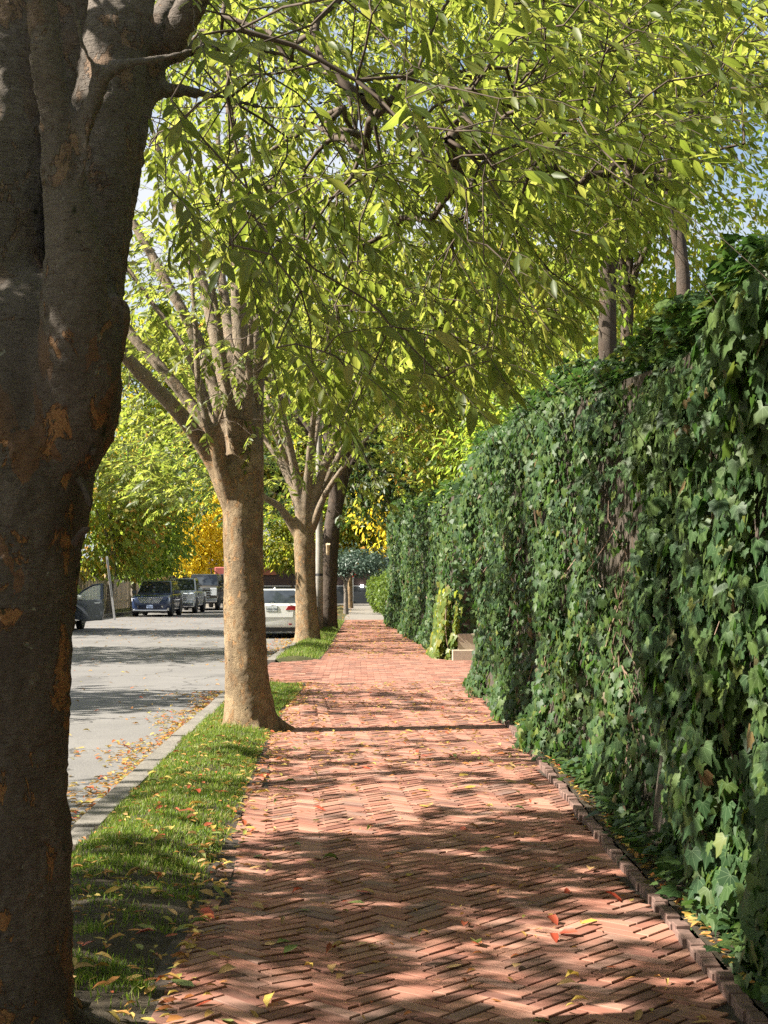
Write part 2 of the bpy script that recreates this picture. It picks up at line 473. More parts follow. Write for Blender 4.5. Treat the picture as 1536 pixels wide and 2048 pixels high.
# lettering is turned into meshes while the scene is still light
TEXT = {}
def make_text(body, size, shear=0, extrude=.002):
    c = bpy.data.curves.new('lettering', 'FONT'); c.body = body; c.size = size; c.extrude = extrude
    c.align_x = 'CENTER'; c.align_y = 'CENTER'; c.shear = shear
    o = bpy.data.objects.new('lettering', c); COL.objects.link(o)
    dg_ = bpy.context.evaluated_depsgraph_get()
    TEXT[body] = bpy.data.meshes.new_from_object(o.evaluated_get(dg_))
    bpy.data.objects.remove(o); bpy.data.curves.remove(c)
for args in (('H', .15, .3, .008), ('LF 204', .085), ('LRX 766', .09), ('TLX', .06), ('STOP', .22)): make_text(*args)

# ------------------------------------------------------------------ plan of the street (all in metres, Y runs up the street)
def pl(tab):
    a = np.array(tab, float)
    return lambda y: np.interp(y, a[:, 0], a[:, 1])
XL = pl([(0, -.66), (6, -.71), (10, -.75), (15.4, -.85), (18, -.84), (22.4, -.76), (31, -.75), (39, -.64), (61, -.5), (100, -.45)])
XR = pl([(0, 1.28), (6, 1.40), (9.5, 1.46), (14.7, 1.58), (19, 1.66), (23.5, 1.70), (31, 1.72), (33, 1.65), (45, 1.42), (55, 1.2), (61, 1.15), (100, 1.1)])
XC = pl([(0, -1.84), (10, -1.88), (15, -1.95), (22, -1.95), (33, -1.85), (40, -1.68), (61, -1.5), (100, -1.4)])
DRIVE0, DRIVE1 = 24.0, 31.2
ROAD_Z = -.13

def heave(x, y):
    sh_ = np.shape(x)
    x = np.atleast_1d(np.asarray(x, float)); y = np.atleast_1d(np.asarray(y, float))
    P = np.stack([x, y, np.zeros_like(x)], -1)
    h = .012 * vnoise(P, .9, 3) + .006 * vnoise(P, 2.3, 4)
    h = h + .075 * np.exp(-((x + .62) / .28) ** 2 - ((y - 19.2) / 1.5) ** 2)       # roots lift the bricks by the second tree
    h = h + .035 * np.exp(-((x + .55) / .35) ** 2 - ((y - 6.5) / .7) ** 2)
    h = h - .02 * np.exp(-((x + .45) / .3) ** 2 - ((y - 8.6) / .9) ** 2)
    return h if sh_ else h[0]

def strip(name, xa, xb, ys, z, mat, nx=2, zf=None, parent=None):
    ys = np.asarray(ys, float); V = []; 
    for y in ys:
        a, b = float(xa(y)), float(xb(y))
        for k in range(nx):
            x = a + (b - a) * k / (nx - 1)
            V.append((x, y, z + (float(zf(x, y)) if zf else 0)))
    Q = []
    for i in range(len(ys) - 1):
        for k in range(nx - 1):
            p = i * nx + k
            Q.append((p, p + 1, p + nx + 1, p + nx))
    return link(name, make_mesh(name, V, Q, smooth=zf is not None), mat, parent)

ground = link('ground', make_mesh('ground', [(-900, -60, -.24), (900, -60, -.24), (900, 2200, -.24), (-900, 2200, -.24)], [(0, 1, 2, 3)]), M['lawn_soil'])
tag(ground, kind='structure')
LKERB = pl([(-10, -11.6), (60, -11.55), (78, -11.6), (100, -11.6)])
road = strip('road', lambda y: -11.5, lambda y: XC(y) + .05, np.linspace(-10, 97, 80), ROAD_Z, M['asphalt'], 12)
tag(road, kind='structure')
cross = link('cross_street', make_mesh('cross_street', [(-60, 97, ROAD_Z + .004), (60, 97, ROAD_Z + .004), (60, 112, ROAD_Z + .004), (-60, 112, ROAD_Z + .004)], [(0, 1, 2, 3)]), M['concrete'])
tag(cross, kind='structure')

# ---- sidewalk: sand bed with bricks laid in it
sidewalk = strip('sidewalk', lambda y: XL(y) - .10, lambda y: XR(y) + .02, np.arange(0, 62, .25), -.010, M['sand'], 12, heave)
tag(sidewalk, kind='structure')
far_walk = strip('far_pavement', lambda y: XL(y) - .05, lambda y: XR(y), np.arange(61.8, 97, 1.0), -.004, M['concrete'], 4)
tag(far_walk, kind='structure')

def brick_template(L, W, ch=.0025, dp=.05):
    a, b = L / 2, W / 2
    V = []
    for (x, y, z) in ((a, b, -dp), (a, b, -ch), (a - ch, b - ch, 0)):
        V += [(-x, -y, z), (x, -y, z), (x, y, z), (-x, y, z)]
    T = []
    for r in (0, 4):
        for j in range(4):
            p, q = r + j, r + (j + 1) % 4
            T += [(p, q, q + 4), (p, q + 4, p + 4)]
    T += [(8, 9, 10), (8, 10, 11)]
    return np.array(V), np.array(T)

BL, BW = .24, .08
def herringbone(y0, y1):
    C, A = [], []
    th = R(45 + 3)
    ex = np.array([math.cos(th), math.sin(th)]); ey = np.array([-math.sin(th), math.cos(th)])
    n = 3
    org = np.array([.35, (y0 + y1) / 2])
    for k in range(-400, 400):
        for m in range(-14, 15):
            for kind in (0, 1):
                if kind == 0: cx, cy = k + 2 * n * m + n / 2, k + .5
                else: cx, cy = k + 2 * n * m + .5, k + 1 + n / 2
                p = org + BW * (cx * ex + cy * ey)
                if p[1] < y0 or p[1] > y1: continue
                C.append(p); A.append(th if kind == 0 else th + math.pi / 2)
    return np.array(C), np.array(A)

def tilt_frames(ang, amt, C=None):
    gx_ = gy_ = np.zeros(len(ang))
    if C is not None:      # bricks lie along the slope of the bed
        gx_ = (heave(C[:, 0] + .06, C[:, 1]) - heave(C[:, 0] - .06, C[:, 1])) / .12
        gy_ = (heave(C[:, 0], C[:, 1] + .06) - heave(C[:, 0], C[:, 1] - .06)) / .12
    n = np.stack([-gx_ + rng.normal(0, amt, len(ang)), -gy_ + rng.normal(0, amt, len(ang)), np.ones(len(ang))], -1)
    n = norm(n)
    d = np.stack([-np.sin(ang), np.cos(ang), np.zeros(len(ang))], -1)
    d = norm(d - n * np.sum(d * n, -1, keepdims=True))
    return frames(d, n)

tvb, ttb = brick_template(BL - .009, BW - .013)
c1, a1 = herringbone(1.0, DRIVE0)
keep = (c1[:, 0] > XL(c1[:, 1]) + .03) & (c1[:, 0] < XR(c1[:, 1]) + .03)
c1, a1 = c1[keep], a1[keep]
brick_mesh = make_mesh('brick', tvb, ttb, tint=np.zeros(len(tvb))); brick_mesh.materials.append(M['brick'])
P1 = np.column_stack([c1, heave(c1[:, 0], c1[:, 1]) + rng.normal(0, .0016, len(c1))])
P1[:, :2] += rng.normal(0, .0016, (len(c1), 2))
F1 = tilt_frames(a1, .006, c1)
px_, py_, dz_ = project(P1)
vis = (px_ > 340) & (px_ < 1520) & (py_ < 2060) & (dz_ > 0)
order = np.where(vis)[0][np.argsort(P1[vis][:, 1])][:300]
solo = np.zeros(len(P1), bool); solo[order] = True
def place_frame(o, Rm, P, S=1.0):
    m = np.eye(4); m[:3, :3] = Rm * (S if np.isscalar(S) else np.asarray(S)[None, :]); m[:3, 3] = P
    o.matrix_basis = Matrix(m.tolist())
BS = np.column_stack([rng.uniform(.985, 1.008, len(P1)), rng.uniform(.90, 1.06, len(P1)), np.ones(len(P1))])
for i in order:
    o = link('brick', brick_mesh, parent=sidewalk); place_frame(o, F1[i], P1[i], BS[i])
V, T = instanced(tvb, ttb, F1[~solo], BS[~solo], P1[~solo])
fields = [(V, T, np.repeat(rng.random((~solo).sum()), len(tvb)))]
# running-bond rows across the driveway and up the far path
tv2, tt2 = brick_template(.205, .098)
C2 = []
for j, y in enumerate(np.arange(DRIVE0 + .06, 62, .106)):
    xa = -1.75 if y < DRIVE1 - .1 and y > DRIVE0 + .2 else float(XL(y))
    xb = 3.2 if y < DRIVE1 - .3 else float(XR(y))
    for x in np.arange(xa + .11 + (j % 2) * .106, xb - .05, .213):
        C2.append((x, y))
C2 = np.array(C2)
dip = np.where((C2[:, 1] < DRIVE1) & (C2[:, 0] < -.8), (C2[:, 0] + .8) * .07, 0)
P2 = np.column_stack([C2, heave(C2[:, 0], C2[:, 1]) * .6 + dip + rng.normal(0, .002, len(C2))])
V, T = instanced(tv2, tt2, tilt_frames(np.zeros(len(C2)), .008, C2), np.ones(len(C2)), P2)
fields.append((V, T, np.repeat(rng.random(len(C2)), len(tv2))))
V, T = merge([(f[0], f[1]) for f in fields])
bf = link('brick_field', make_mesh('brick_field', V, T, tint=np.concatenate([f[2] for f in fields])), M['brick'], sidewalk)
tag(bf, kind='stuff')
# driveway bed
drive = strip('driveway', lambda y: XC(y) - .0, lambda y: 9.0, np.linspace(DRIVE0 - .02, DRIVE1 + .02, 12), -.03, M['sand'], 24,
              lambda x, y: (x + .8) * .07 if x < -.8 else 0.0)
tag(drive, kind='structure')

# edging: a flat row of bricks along the verge, upright bricks along the ivy
edge_l = thing('brick_edging', 'flat row of bricks edging the path along the grass verge', 'edging')
tve, tte = brick_template(.088, .198)
em = make_mesh('brick', tve, tte, tint=np.zeros(len(tve))); em.materials.append(M['brick'])
y = 3.6
while y < DRIVE0 - .1:
    x = float(XL(y)) + .005
    o = link('brick', em, parent=edge_l)
    ang = np.array([math.atan2(-(XL(y + .1) - XL(y - .1)), .2) + rng.normal(0, .02)])
    place_frame(o, tilt_frames(ang, .03)[0], (x + rng.normal(0, .005), y, float(heave(x, y)) - .008 + rng.normal(0, .005)))
    y += .207
edge_r = thing('brick_border', 'raised border of upright bricks at the foot of the ivy wall', 'edging')
tvu, ttu = brick_template(.062, .105, .004, .16)
um = make_mesh('brick', tvu, ttu, tint=np.zeros(len(tvu))); um.materials.append(M['old_brick'])
y = 3.6
while y < DRIVE0 - .3:
    x = float(XR(y)) + .045
    o = link('brick', um, parent=edge_r)
    ang = np.array([math.atan2(-(XR(y + .1) - XR(y - .1)), .2) + rng.normal(0, .03)])
    place_frame(o, tilt_frames(ang, .03)[0], (x + rng.normal(0, .006), y, .038 + float(heave(x, y)) + rng.normal(0, .004)))
    y += .111

# kerb stones
kerb = thing('granite_kerb', 'pale granite kerb between the road and the grass verge', 'kerb')
def kerb_run(par, xf, y0, y1, w=.2, top=.0, step=1.5, side=1):
    y = y0
    while y < y1 - .05:
        e = min(y + step * random.uniform(.8, 1.2), y1)
        xa, xb = float(xf(y)), float(xf(e))
        dz = random.gauss(0, .006); dx = random.gauss(0, .006)
        V = []
        g = .006
        for (yy, xx) in ((y + g, xa), (e - g, xb)):
            for (ox, zz) in ((0, -.3), (.015 * side, top + dz - .02), (.03 * side, top + dz), (w * side, top + dz), (w * side, -.3)):
                V.append((xx + dx + ox, yy, zz))
        Q = [(i, i + 1, i + 6, i + 5) for i in range(4)]
        me = bpy.data.meshes.new('kerb_stone'); me.from_pydata(V, [], Q + [(4, 3, 2, 1, 0), (5, 6, 7, 8, 9)]); me.update()
        link('kerb_stone', me, M['granite'], par)
        y = e
kerb_run(kerb, XC, .5, DRIVE0 + .1)
kerb2 = thing('granite_kerb', 'pale granite kerb beside the white parked sedan beyond the driveway', 'kerb')
kerb_run(kerb2, XC, DRIVE1 - .1, 96.5, step=1.9)
kerb3 = thing('granite_kerb', 'far kerb of the road along the row of cars facing us', 'kerb')
kerb_run(kerb3, LKERB, 40, 96.5, step=2.2, side=-1)

# verges
def vz(x, y):
    a, b = XC(y) + .2, XL(y) - .09
    t = np.clip((x - a) / np.maximum(b - a, .01), 0, 1)
    P = np.stack([np.asarray(x, float), np.asarray(y, float), np.zeros_like(np.asarray(x, float))], -1).reshape(-1, 3)
    return .06 * np.sin(np.pi * t) + .022 * vnoise(P, 2.4, 9).reshape(np.shape(x)) + .014 * vnoise(P, 6, 10).reshape(np.shape(x)) - .012
verge1 = strip('grass_verge', lambda y: XC(y) + .17, lambda y: XL(y) - .03, np.append(np.arange(.6, DRIVE0 - .4, .12), DRIVE0 - .38), .0, M['soil'], 14, lambda x, y: vz(np.array([x]), np.array([y]))[0] if y < DRIVE0 - .39 else -.25)
tag(verge1, kind='structure')
verge2 = strip('grass_verge', lambda y: XC(y) + .17, lambda y: XL(y) + .01, np.concatenate([[DRIVE1 + .19], np.arange(DRIVE1 + .2, 96, .5)]), .0, M['lawn_soil'], 6, lambda x, y: vz(np.array([x]), np.array([y]))[0] if y > DRIVE1 + .195 else -.25)
tag(verge2, kind='structure')
verge3 = strip('grass_verge', lambda y: -40, lambda y: LKERB(y) - .17, np.arange(40, 97, 4), -.02, M['lawn_soil'], 6)
tag(verge3, kind='structure')
bed = strip('planting_bed', lambda y: XR(y) + .09, lambda y: 3.4, np.arange(1, DRIVE0 - .3, .25), .03, M['soil'], 8,
            lambda x, y: .02 * float(vnoise(np.array([[x, y, 0]]), 5, 2)[0]))
tag(bed, kind='structure')
garden = link('garden_ground', make_mesh('garden_ground', [(3.3, 0, -.02), (40, 0, -.02), (40, DRIVE0 - .1, -.02), (3.3, DRIVE0 - .1, -.02)], [(0, 1, 2, 3)]), M['lawn_soil'])
tag(garden, kind='structure')
garden2 = link('garden_ground', make_mesh('garden_ground', [(1.2, DRIVE1 + .32, -.026), (40, DRIVE1 + .32, -.026), (40, 100, -.026), (1.2, 100, -.026)], [(0, 1, 2, 3)]), M['lawn_soil'])
tag(garden2, kind='structure')
# ------------------------------------------------------------------ leaf shapes
def pinnate_leaf(w=.172, fold=.10, droop=.16):
    ts = [0, .18, .42, .68, .88, 1.0]
    ws = [0, .62, 1.0, .78, .36, 0]
    V, L = [], []
    for t_, k in zip(ts, ws):
        V.append((0, t_, -droop * t_ * t_)); L.append((0, t_))
    ml = len(ts)
    idx = {}
    for s in (-1, 1):
        for i in range(1, 5):
            idx[s, i] = len(V)
            V.append((s * w * ws[i], ts[i] + .03, fold * ws[i] * .5 - droop * ts[i] ** 2)); L.append((s * w * ws[i], ts[i]))
    T = []
    for s in (-1, 1):
        def tri(a, b, c): T.append((a, b, c) if s < 0 else (a, c, b))
        tri(0, 1, idx[s, 1])
        for i in range(1, 4):
            tri(i, i + 1, idx[s, i + 1]); tri(i, idx[s, i + 1], idx[s, i])
        tri(4, 5, idx[s, 4])
    return np.array(V), np.array(T), np.array(L)

def ivy_leaf():
    half = [(0, 0), (.22, -.16), (.52, .02), (.40, .28), (.46, .50), (.22, .56), (0, 1.0)]
    pts = half + [(-x, y) for x, y in half[-2:0:-1]]
    V = [(0, .22, .0)] + [(x, y, -.10 * (x * x * 2 + max(0, y - .2) ** 2)) for x, y in pts]
    V[0] = (0, .22, .035)
    n = len(pts)
    T = [(0, 1 + i, 1 + (i + 1) % n) for i in range(n)]
    return np.array(V), np.array(T), np.array([(v[0], v[1] + .03) for v in V])

def pinnate_light(w=.172, fold=.10, droop=.16):
    ts, ws = [0, .30, .66, 1.0], [0, .92, .80, 0]
    V = [(0, t_, -droop * t_ * t_) for t_ in ts]; L = [(0, t_) for t_ in ts]; idx = {}; T = []
    for s in (-1, 1):
        for i in (1, 2):
            idx[s, i] = len(V); V.append((s * w * ws[i], ts[i] + .02, fold * ws[i] * .5 - droop * ts[i] ** 2)); L.append((s * w * ws[i], ts[i]))
    for s in (-1, 1):
        a, b = idx[s, 1], idx[s, 2]
        for q in ((0, 1, a), (1, 2, b), (1, b, a), (2, 3, b)): T.append(q if s < 0 else (q[0], q[2], q[1]))
    return np.array(V), np.array(T), np.array(L)
LEAF_A = pinnate_leaf()
LEAF_B = pinnate_light()
def simple_leaf(w=.24):
    V = np.array([(0, 0, 0), (w, .45, .05), (0, 1, -.12), (-w, .45, .05)]); T = np.array([(0, 1, 2), (0, 2, 3)])
    return V, T, V[:, :2]
LEAF_S = simple_leaf()
def clump_leaf():
    """a fan of three small leaves on one point"""
    parts = []
    v, t, _ = simple_leaf(.22)
    for a, s in ((-.9, .8), (0, 1.0), (.95, .75)):
        c, sn = math.cos(a), math.sin(a)
        parts.append((np.column_stack([v[:, 0] * c + v[:, 1] * sn, -v[:, 0] * sn + v[:, 1] * c, v[:, 2] - .1 * abs(a)]) * s, t))
    V, T = merge(parts)
    return V, T, V[:, :2]
LEAF_C = clump_leaf()
IVY = ivy_leaf()

def kite_ivy():
    V = np.array([(0, 0, 0), (.5, .12, -.04), (.3, .55, -.03), (0, 1, -.1), (-.3, .55, -.03), (-.5, .12, -.04)])
    return V, np.array([(0, 1, 2), (0, 2, 3), (0, 3, 4), (0, 4, 5)]), V[:, :2]
IVY_FAR = kite_ivy()

def leaf_mesh_multi(name, groups, off):
    """one mesh from several (template, d, n, size, P) groups"""
    Vs, Ts, ti, lu = [], [], [], []
    for tpl, d, n, size, P in groups:
        if len(P) == 0: continue
        V, T = instanced(tpl[0], tpl[1], frames(d, n), size, P - off)
        Vs.append(V); Ts.append(T); ti.append(np.repeat(rng.random(len(P)), len(tpl[0]))); lu.append(np.tile(tpl[2], (len(P), 1)))
    V, T = merge(list(zip(Vs, Ts)))
    return make_mesh(name, V, T, tint=np.concatenate(ti), luv=np.concatenate(lu))

def leaf_mesh(name, tpl, d, n, size, P, tint=None, width=None):
    Rm = frames(d, n)
    size = np.asarray(size, float)
    S = np.column_stack([size * (1 if width is None else width), size, size])
    V, T = instanced(tpl[0], tpl[1], Rm, S, P)
    N = len(P)
    tint = rng.random(N) if tint is None else tint
    return make_mesh(name, V, T, tint=np.repeat(tint, len(tpl[0])), luv=np.tile(tpl[2], (N, 1)), smooth=False)

# ------------------------------------------------------------------ ivy walls
def ivy_wall(name, label, y0, y1, xf, hf, dens, size, solo_n, tpl=IVY, seed=1, mat='ivy', thick=.5, endcap=None, hollow=None, cat='wall'):
    root = thing(name, label, cat)
    # masonry core
    ys = np.arange(y0, y1 + .01, .5); zs = np.linspace(-.1, 1, 8)
    V, Q = [], []
    for y in ys:
        for f in zs:
            z = f * (float(hf(y)) - .15) if f > 0 else -.1
            V.append((float(xf(y, max(z, 0))) + .14, y, z))
        V.append((float(xf(y, 1.0)) + .14 + thick, y, float(hf(y)) - .15)); V.append((float(xf(y, 1.0)) + .14 + thick, y, -.1))
    k = len(zs) + 2
    for i in range(len(ys) - 1):
        for j in range(k - 1):
            Q.append((i * k + j, i * k + j + 1, (i + 1) * k + j + 1, (i + 1) * k + j))
    me = bpy.data.meshes.new('masonry'); e = (len(ys) - 1) * k
    me.from_pydata(V, [], Q + [tuple(range(k))[::-1], tuple(range(e, e + k))]); me.update()
    link('masonry', me, M['wall_core'], root)
    # leaves on the face, the crest and the near end
    r = np.random.default_rng(seed)
    n_face = int((y1 - y0) * 3.3 * dens)
    y = r.uniform(y0, y1, n_face); H = hf(y)
    z = r.uniform(.0, 1.04, n_face) * H + .02
    P = np.column_stack([np.zeros(n_face), y, z])
    bul = .19 * vnoise(P, .9, seed + 20) + .11 * vnoise(P, 2.2, seed + 21)
    over = np.clip((z - H + .35) / .35, 0, 1)
    x = xf(y, np.clip(z, 0, 9)) - bul + r.uniform(-.03, .12, n_face) + over ** 2 * .3
    hole = vnoise(np.column_stack([x * 0, y, z]), 3.2, seed + 30) + .5 * vnoise(np.column_stack([x * 0, y, z]), 7, seed + 31)
    keepm = hole > -.72 + r.uniform(-.1, .1, n_face)
    keepm &= z < H + .26 * vnoise(P, 1.4, seed + 5) + .05 * r.normal(size=n_face)
    keepm &= (y > 3.4) | (r.random(n_face) < .3)
    if hollow is not None:
        keepm &= r.random(n_face) > hollow(y, z)
    x, y, z = x[keepm], y[keepm], z[keepm]
    N = len(x)
    nrm = np.column_stack([-np.ones(N), r.normal(-.28, .5, N), r.normal(.4, .38, N)])
    nrm[:, 2] += over[keepm] * 1.0
    d = np.column_stack([r.normal(-.12, .25, N), r.normal(0, .5, N), -np.ones(N)])
    # crest
    n_c = int((y1 - y0) * (thick + .3) * dens * .9)
    yc = r.uniform(y0, y1, n_c); fx = r.uniform(-.05, 1, n_c)
    Pc = np.column_stack([xf(yc, hf(yc)) + .1 + fx * thick, yc, hf(yc) + .02])
    Pc[:, 2] += .24 * vnoise(Pc, 1.4, seed + 7) + r.uniform(-.1, .12, n_c)
    nc = np.column_stack([r.normal(-.4, .5, n_c), r.normal(0, .5, n_c), np.ones(n_c)])
    dc = np.column_stack([r.normal(-.6, .5, n_c), r.normal(-.1, .7, n_c), r.normal(-.4, .3, n_c)])
    PP = [np.column_stack([x, y, z]), Pc]; NN = [nrm, nc]; DD = [d, dc]
    if endcap:
        n_e = int(thick * 1.6 * 3.3 * dens * 1.2)
        ye = y0 - r.uniform(-.03, .12, n_e); ze = r.uniform(0, 1.02, n_e) * float(hf(y0))
        xe = xf(np.full(n_e, y0), ze) + r.uniform(0, thick + .3, n_e)
        PP.append(np.column_stack([xe, ye, ze])); NN.append(np.column_stack([r.normal(-.2, .4, n_e), -np.ones(n_e), r.normal(.4, .3, n_e)]))
        DD.append(np.column_stack([r.normal(0, .5, n_e), r.normal(-.1, .2, n_e), -np.ones(n_e)]))
    PP, NN, DD = map(np.concatenate, (PP, NN, DD))
    N = len(PP)
    big = vnoise(PP, 1.3, seed + 40)
    sz = size * np.clip(np.exp(r.normal(0, .36, N)) * (1 + .22 * big), .4, 1.45)
    ppx, ppy, dz = project(PP)
    show = np.where((ppx > 20) & (ppx < 1510) & (ppy > 20) & (ppy < 2030), sz / dz, 0)
    outness = -(PP[:, 0] - xf(PP[:, 1], np.clip(PP[:, 2], 0, 9)))
    show = show * (1 + 4 * np.clip(outness, -.15, .15))
    sel = np.argsort(-show)[:solo_n] if solo_n else np.array([], int)
    m = np.zeros(N, bool); m[sel] = True
    Fm = frames(DD, NN)
    if solo_n:
        lm = make_mesh('leaf', tpl[0], tpl[1], tint=np.zeros(len(tpl[0])), luv=tpl[2]); lm.materials.append(M[mat])
        for i in sel:
            o = link('leaf', lm, parent=root); place_frame(o, Fm[i], PP[i], float(sz[i]))
    me = leaf_mesh('ivy_foliage', tpl, DD[~m], NN[~m], sz[~m], PP[~m])
    tag(link('ivy_foliage', me, M[mat], root), kind='stuff')
    # climbing stems
    parts = []
    for _ in range(int((y1 - y0) * 5)):
        yy = r.uniform(y0, y1); z0 = r.uniform(0, 1.8); ln = r.uniform(.5, 1.6); a = r.normal(0, .5)
        pts = []
        for t_ in np.linspace(0, 1, 7):
            zz = min(z0 + ln * t_ * math.cos(a), float(hf(yy)) - .05); y2 = np.clip(yy + ln * t_ * math.sin(a) + .05 * math.sin(t_ * 9 + yy), y0 + .02, y1 - .02)
            b = .19 * vnoise(np.array([[0, y2, zz]]), .9, seed + 20)[0] + .11 * vnoise(np.array([[0, y2, zz]]), 2.2, seed + 21)[0]
            pts.append((float(xf(y2, zz)) - b + .05 + .03 * math.sin(t_ * 13 + a * 5), y2, zz))
        parts.append(tube_vt(pts, np.linspace(.007, .003, 7), 4, False))
    V, T = merge(parts)
    tag(link('climbing_stems', make_mesh('climbing_stems', V, T), M['stem'], root), kind='stuff')
    return root

XA = pl([(0, 1.72), (6, 1.74), (9.9, 1.78)])
XB = pl([(9.9, 2.02), (12, 1.93), (16, 1.86), (23.6, 1.71)])
XW = pl([(31, 1.98), (34, 1.86), (45, 1.55), (58.5, 1.22)])
toe = lambda z, k: k * np.clip(1 - np.asarray(z) / 1.1, 0, 1) ** 1.3
ivy_wall('ivy_clad_wall', 'nearest tall garden wall at right, wholly covered in large dark green ivy', -7.5, 9.9,
         lambda y, z: XA(y) - toe(z, .12), pl([(-8, 2.9), (6, 2.98), (8, 3.08), (9.9, 3.02)]), 690, .080, 300, seed=1, endcap=None)
hol = lambda y, z: .93 * np.exp(-((y - 10.9) / .75) ** 2) * ((z > .95) & (z < 2.45)) + .75 * np.exp(-((y - 12.2) / .8) ** 2 - ((z - 2.05) / .45) ** 2)
ivy_wall('ivy_clad_wall', 'ivy covered garden wall with a bare hollow, ending at the brick driveway', 9.9, 23.6,
         lambda y, z: XB(y) - toe(z, .2), pl([(9.9, 3.2), (14, 3.42), (20, 3.62), (23.6, 3.6)]), 640, .067, 300, seed=2, hollow=hol)
ivy_wall('ivy_clad_wall', 'far ivy covered wall standing beyond the driveway and its stone plinth', 31.2, 52.0,
         lambda y, z: XW(y) - toe(z, .2), pl([(31, 3.5), (40, 3.7), (52, 4.0)]), 300, .095, 100, seed=3, endcap=True, tpl=IVY_FAR)
ivy_wall('ivy_clad_wall', 'tall dark ivy pillar at the far end of the ivy walls before the round shrubs', 52.0, 58.5,
         lambda y, z: XW(y) - toe(z, .12) - .06, pl([(52, 4.2), (58.5, 4.35)]), 300, .10, 0, seed=4, endcap=True, tpl=IVY_FAR)

# stone plinth on the far side of the driveway
plinth = thing('stone_plinth', 'pale limestone plinth at the driveway corner below yellow green vine', 'plinth')
box('base_block', (1.90, 2.9, 30.75, 31.1, -.05, .20), M['limestone'], plinth, .012)
box('upper_block', (2.02, 2.9, 31.0, 31.32, .195, .52), M['limestone'], plinth, .012)
# yellow-green vine tumbling over that corner
vine = thing('pale_vine', 'bright yellow green vine tumbling down the corner beside the driveway', 'vine')
nv = 900
yv = rng.uniform(31.0, 33.2, nv); zv = np.abs(rng.normal(.55, .42, nv)) + .02
Pv = np.column_stack([XW(yv) - .08 - .12 * rng.random(nv) - .25 * np.exp(-zv * 2) + .22 * (yv < 31.2), yv, np.clip(zv, .02, 1.55)])
tag(link('vine_foliage', leaf_mesh('vine_foliage', IVY, np.column_stack([rng.normal(-.1, .3, nv), rng.normal(0, .5, nv), -np.ones(nv)]),
     np.column_stack([-np.ones(nv), rng.normal(-.4, .5, nv), rng.normal(.5, .4, nv)]), .12 * np.exp(rng.normal(0, .25, nv)), Pv), M['ivy_light'], vine), kind='stuff')
pv, tv = merge([tube_vt(spline([(1.86 + .04 * k, 31.1 + .4 * k, 0), (1.78, 31.2 + .4 * k, .7), (1.86, 31.4 + .35 * k, 1.5)], 8), np.full(8, .012), 5) for k in range(5)])
link('stem', make_mesh('stem', pv, tv), M['stem'], vine)

# ------------------------------------------------------------------ trees
def prim_tree(roots, rlen, att, bf=.35):
    """join attractors to the limb nodes with a short balanced tree; returns parent index per attractor (into roots+att)"""
    n, m = len(att), len(roots)
    nodes = np.vstack([roots, att])
    plen = np.concatenate([rlen, np.zeros(n)])
    d = np.linalg.norm(att[:, None, :] - roots[None], axis=2) + bf * rlen[None]
    best = d.min(1); par = d.argmin(1)
    done = np.zeros(n, bool); parent = np.zeros(n, int); seq = []
    for _ in range(n):
        c = np.where(done, 1e9, best)
        i = int(c.argmin()); done[i] = True; parent[i] = par[i]; seq.append(i)
        pl_ = plen[par[i]] + np.linalg.norm(nodes[par[i]] - att[i]); plen[m + i] = pl_
        nd = np.linalg.norm(att - att[i], axis=1) + bf * pl_
        u = (nd < best) & ~done
        best[u] = nd[u]; par[u] = m + i
    return nodes, parent, seq

def edge_tubes(A, B, ra, rb, sides=5):
    t = norm(B - A)
    ref = np.where(np.abs(t[:, 2:3]) > .9, np.array([[1., 0, 0]]), np.array([[0, 0, 1.]]))
    u = norm(np.cross(t, ref)); w = np.cross(t, u)
    a = np.arange(sides) * 2 * np.pi / sides
    ring = np.cos(a)[None, :, None] * u[:, None, :] + np.sin(a)[None, :, None] * w[:, None, :]
    V = np.concatenate([A[:, None] + ring * ra[:, None, None], B[:, None] + ring * rb[:, None, None]], 1)
    tt = []
    for j in range(sides):
        k = (j + 1) % sides
        tt += [(j, k, sides + k), (j, sides + k, sides + j)]
    n = len(A)
    T = np.array(tt)[None] + (np.arange(n) * 2 * sides)[:, None, None]
    return V.reshape(-1, 3), T.reshape(-1, 3)

def bend_edges(A, B, ra, rb, amt=.12):
    """split each edge in two with a sideways kink so no branch is ruler straight"""
    L = np.linalg.norm(B - A, axis=1)
    mid = (A + B) / 2 + rng.normal(0, 1, A.shape) * (L * amt)[:, None] * .5
    mid[:, 2] += L * .06
    rm = (ra + rb) / 2
    return np.vstack([A, mid]), np.vstack([mid, B]), np.concatenate([ra, rm]), np.concatenate([rm, rb])

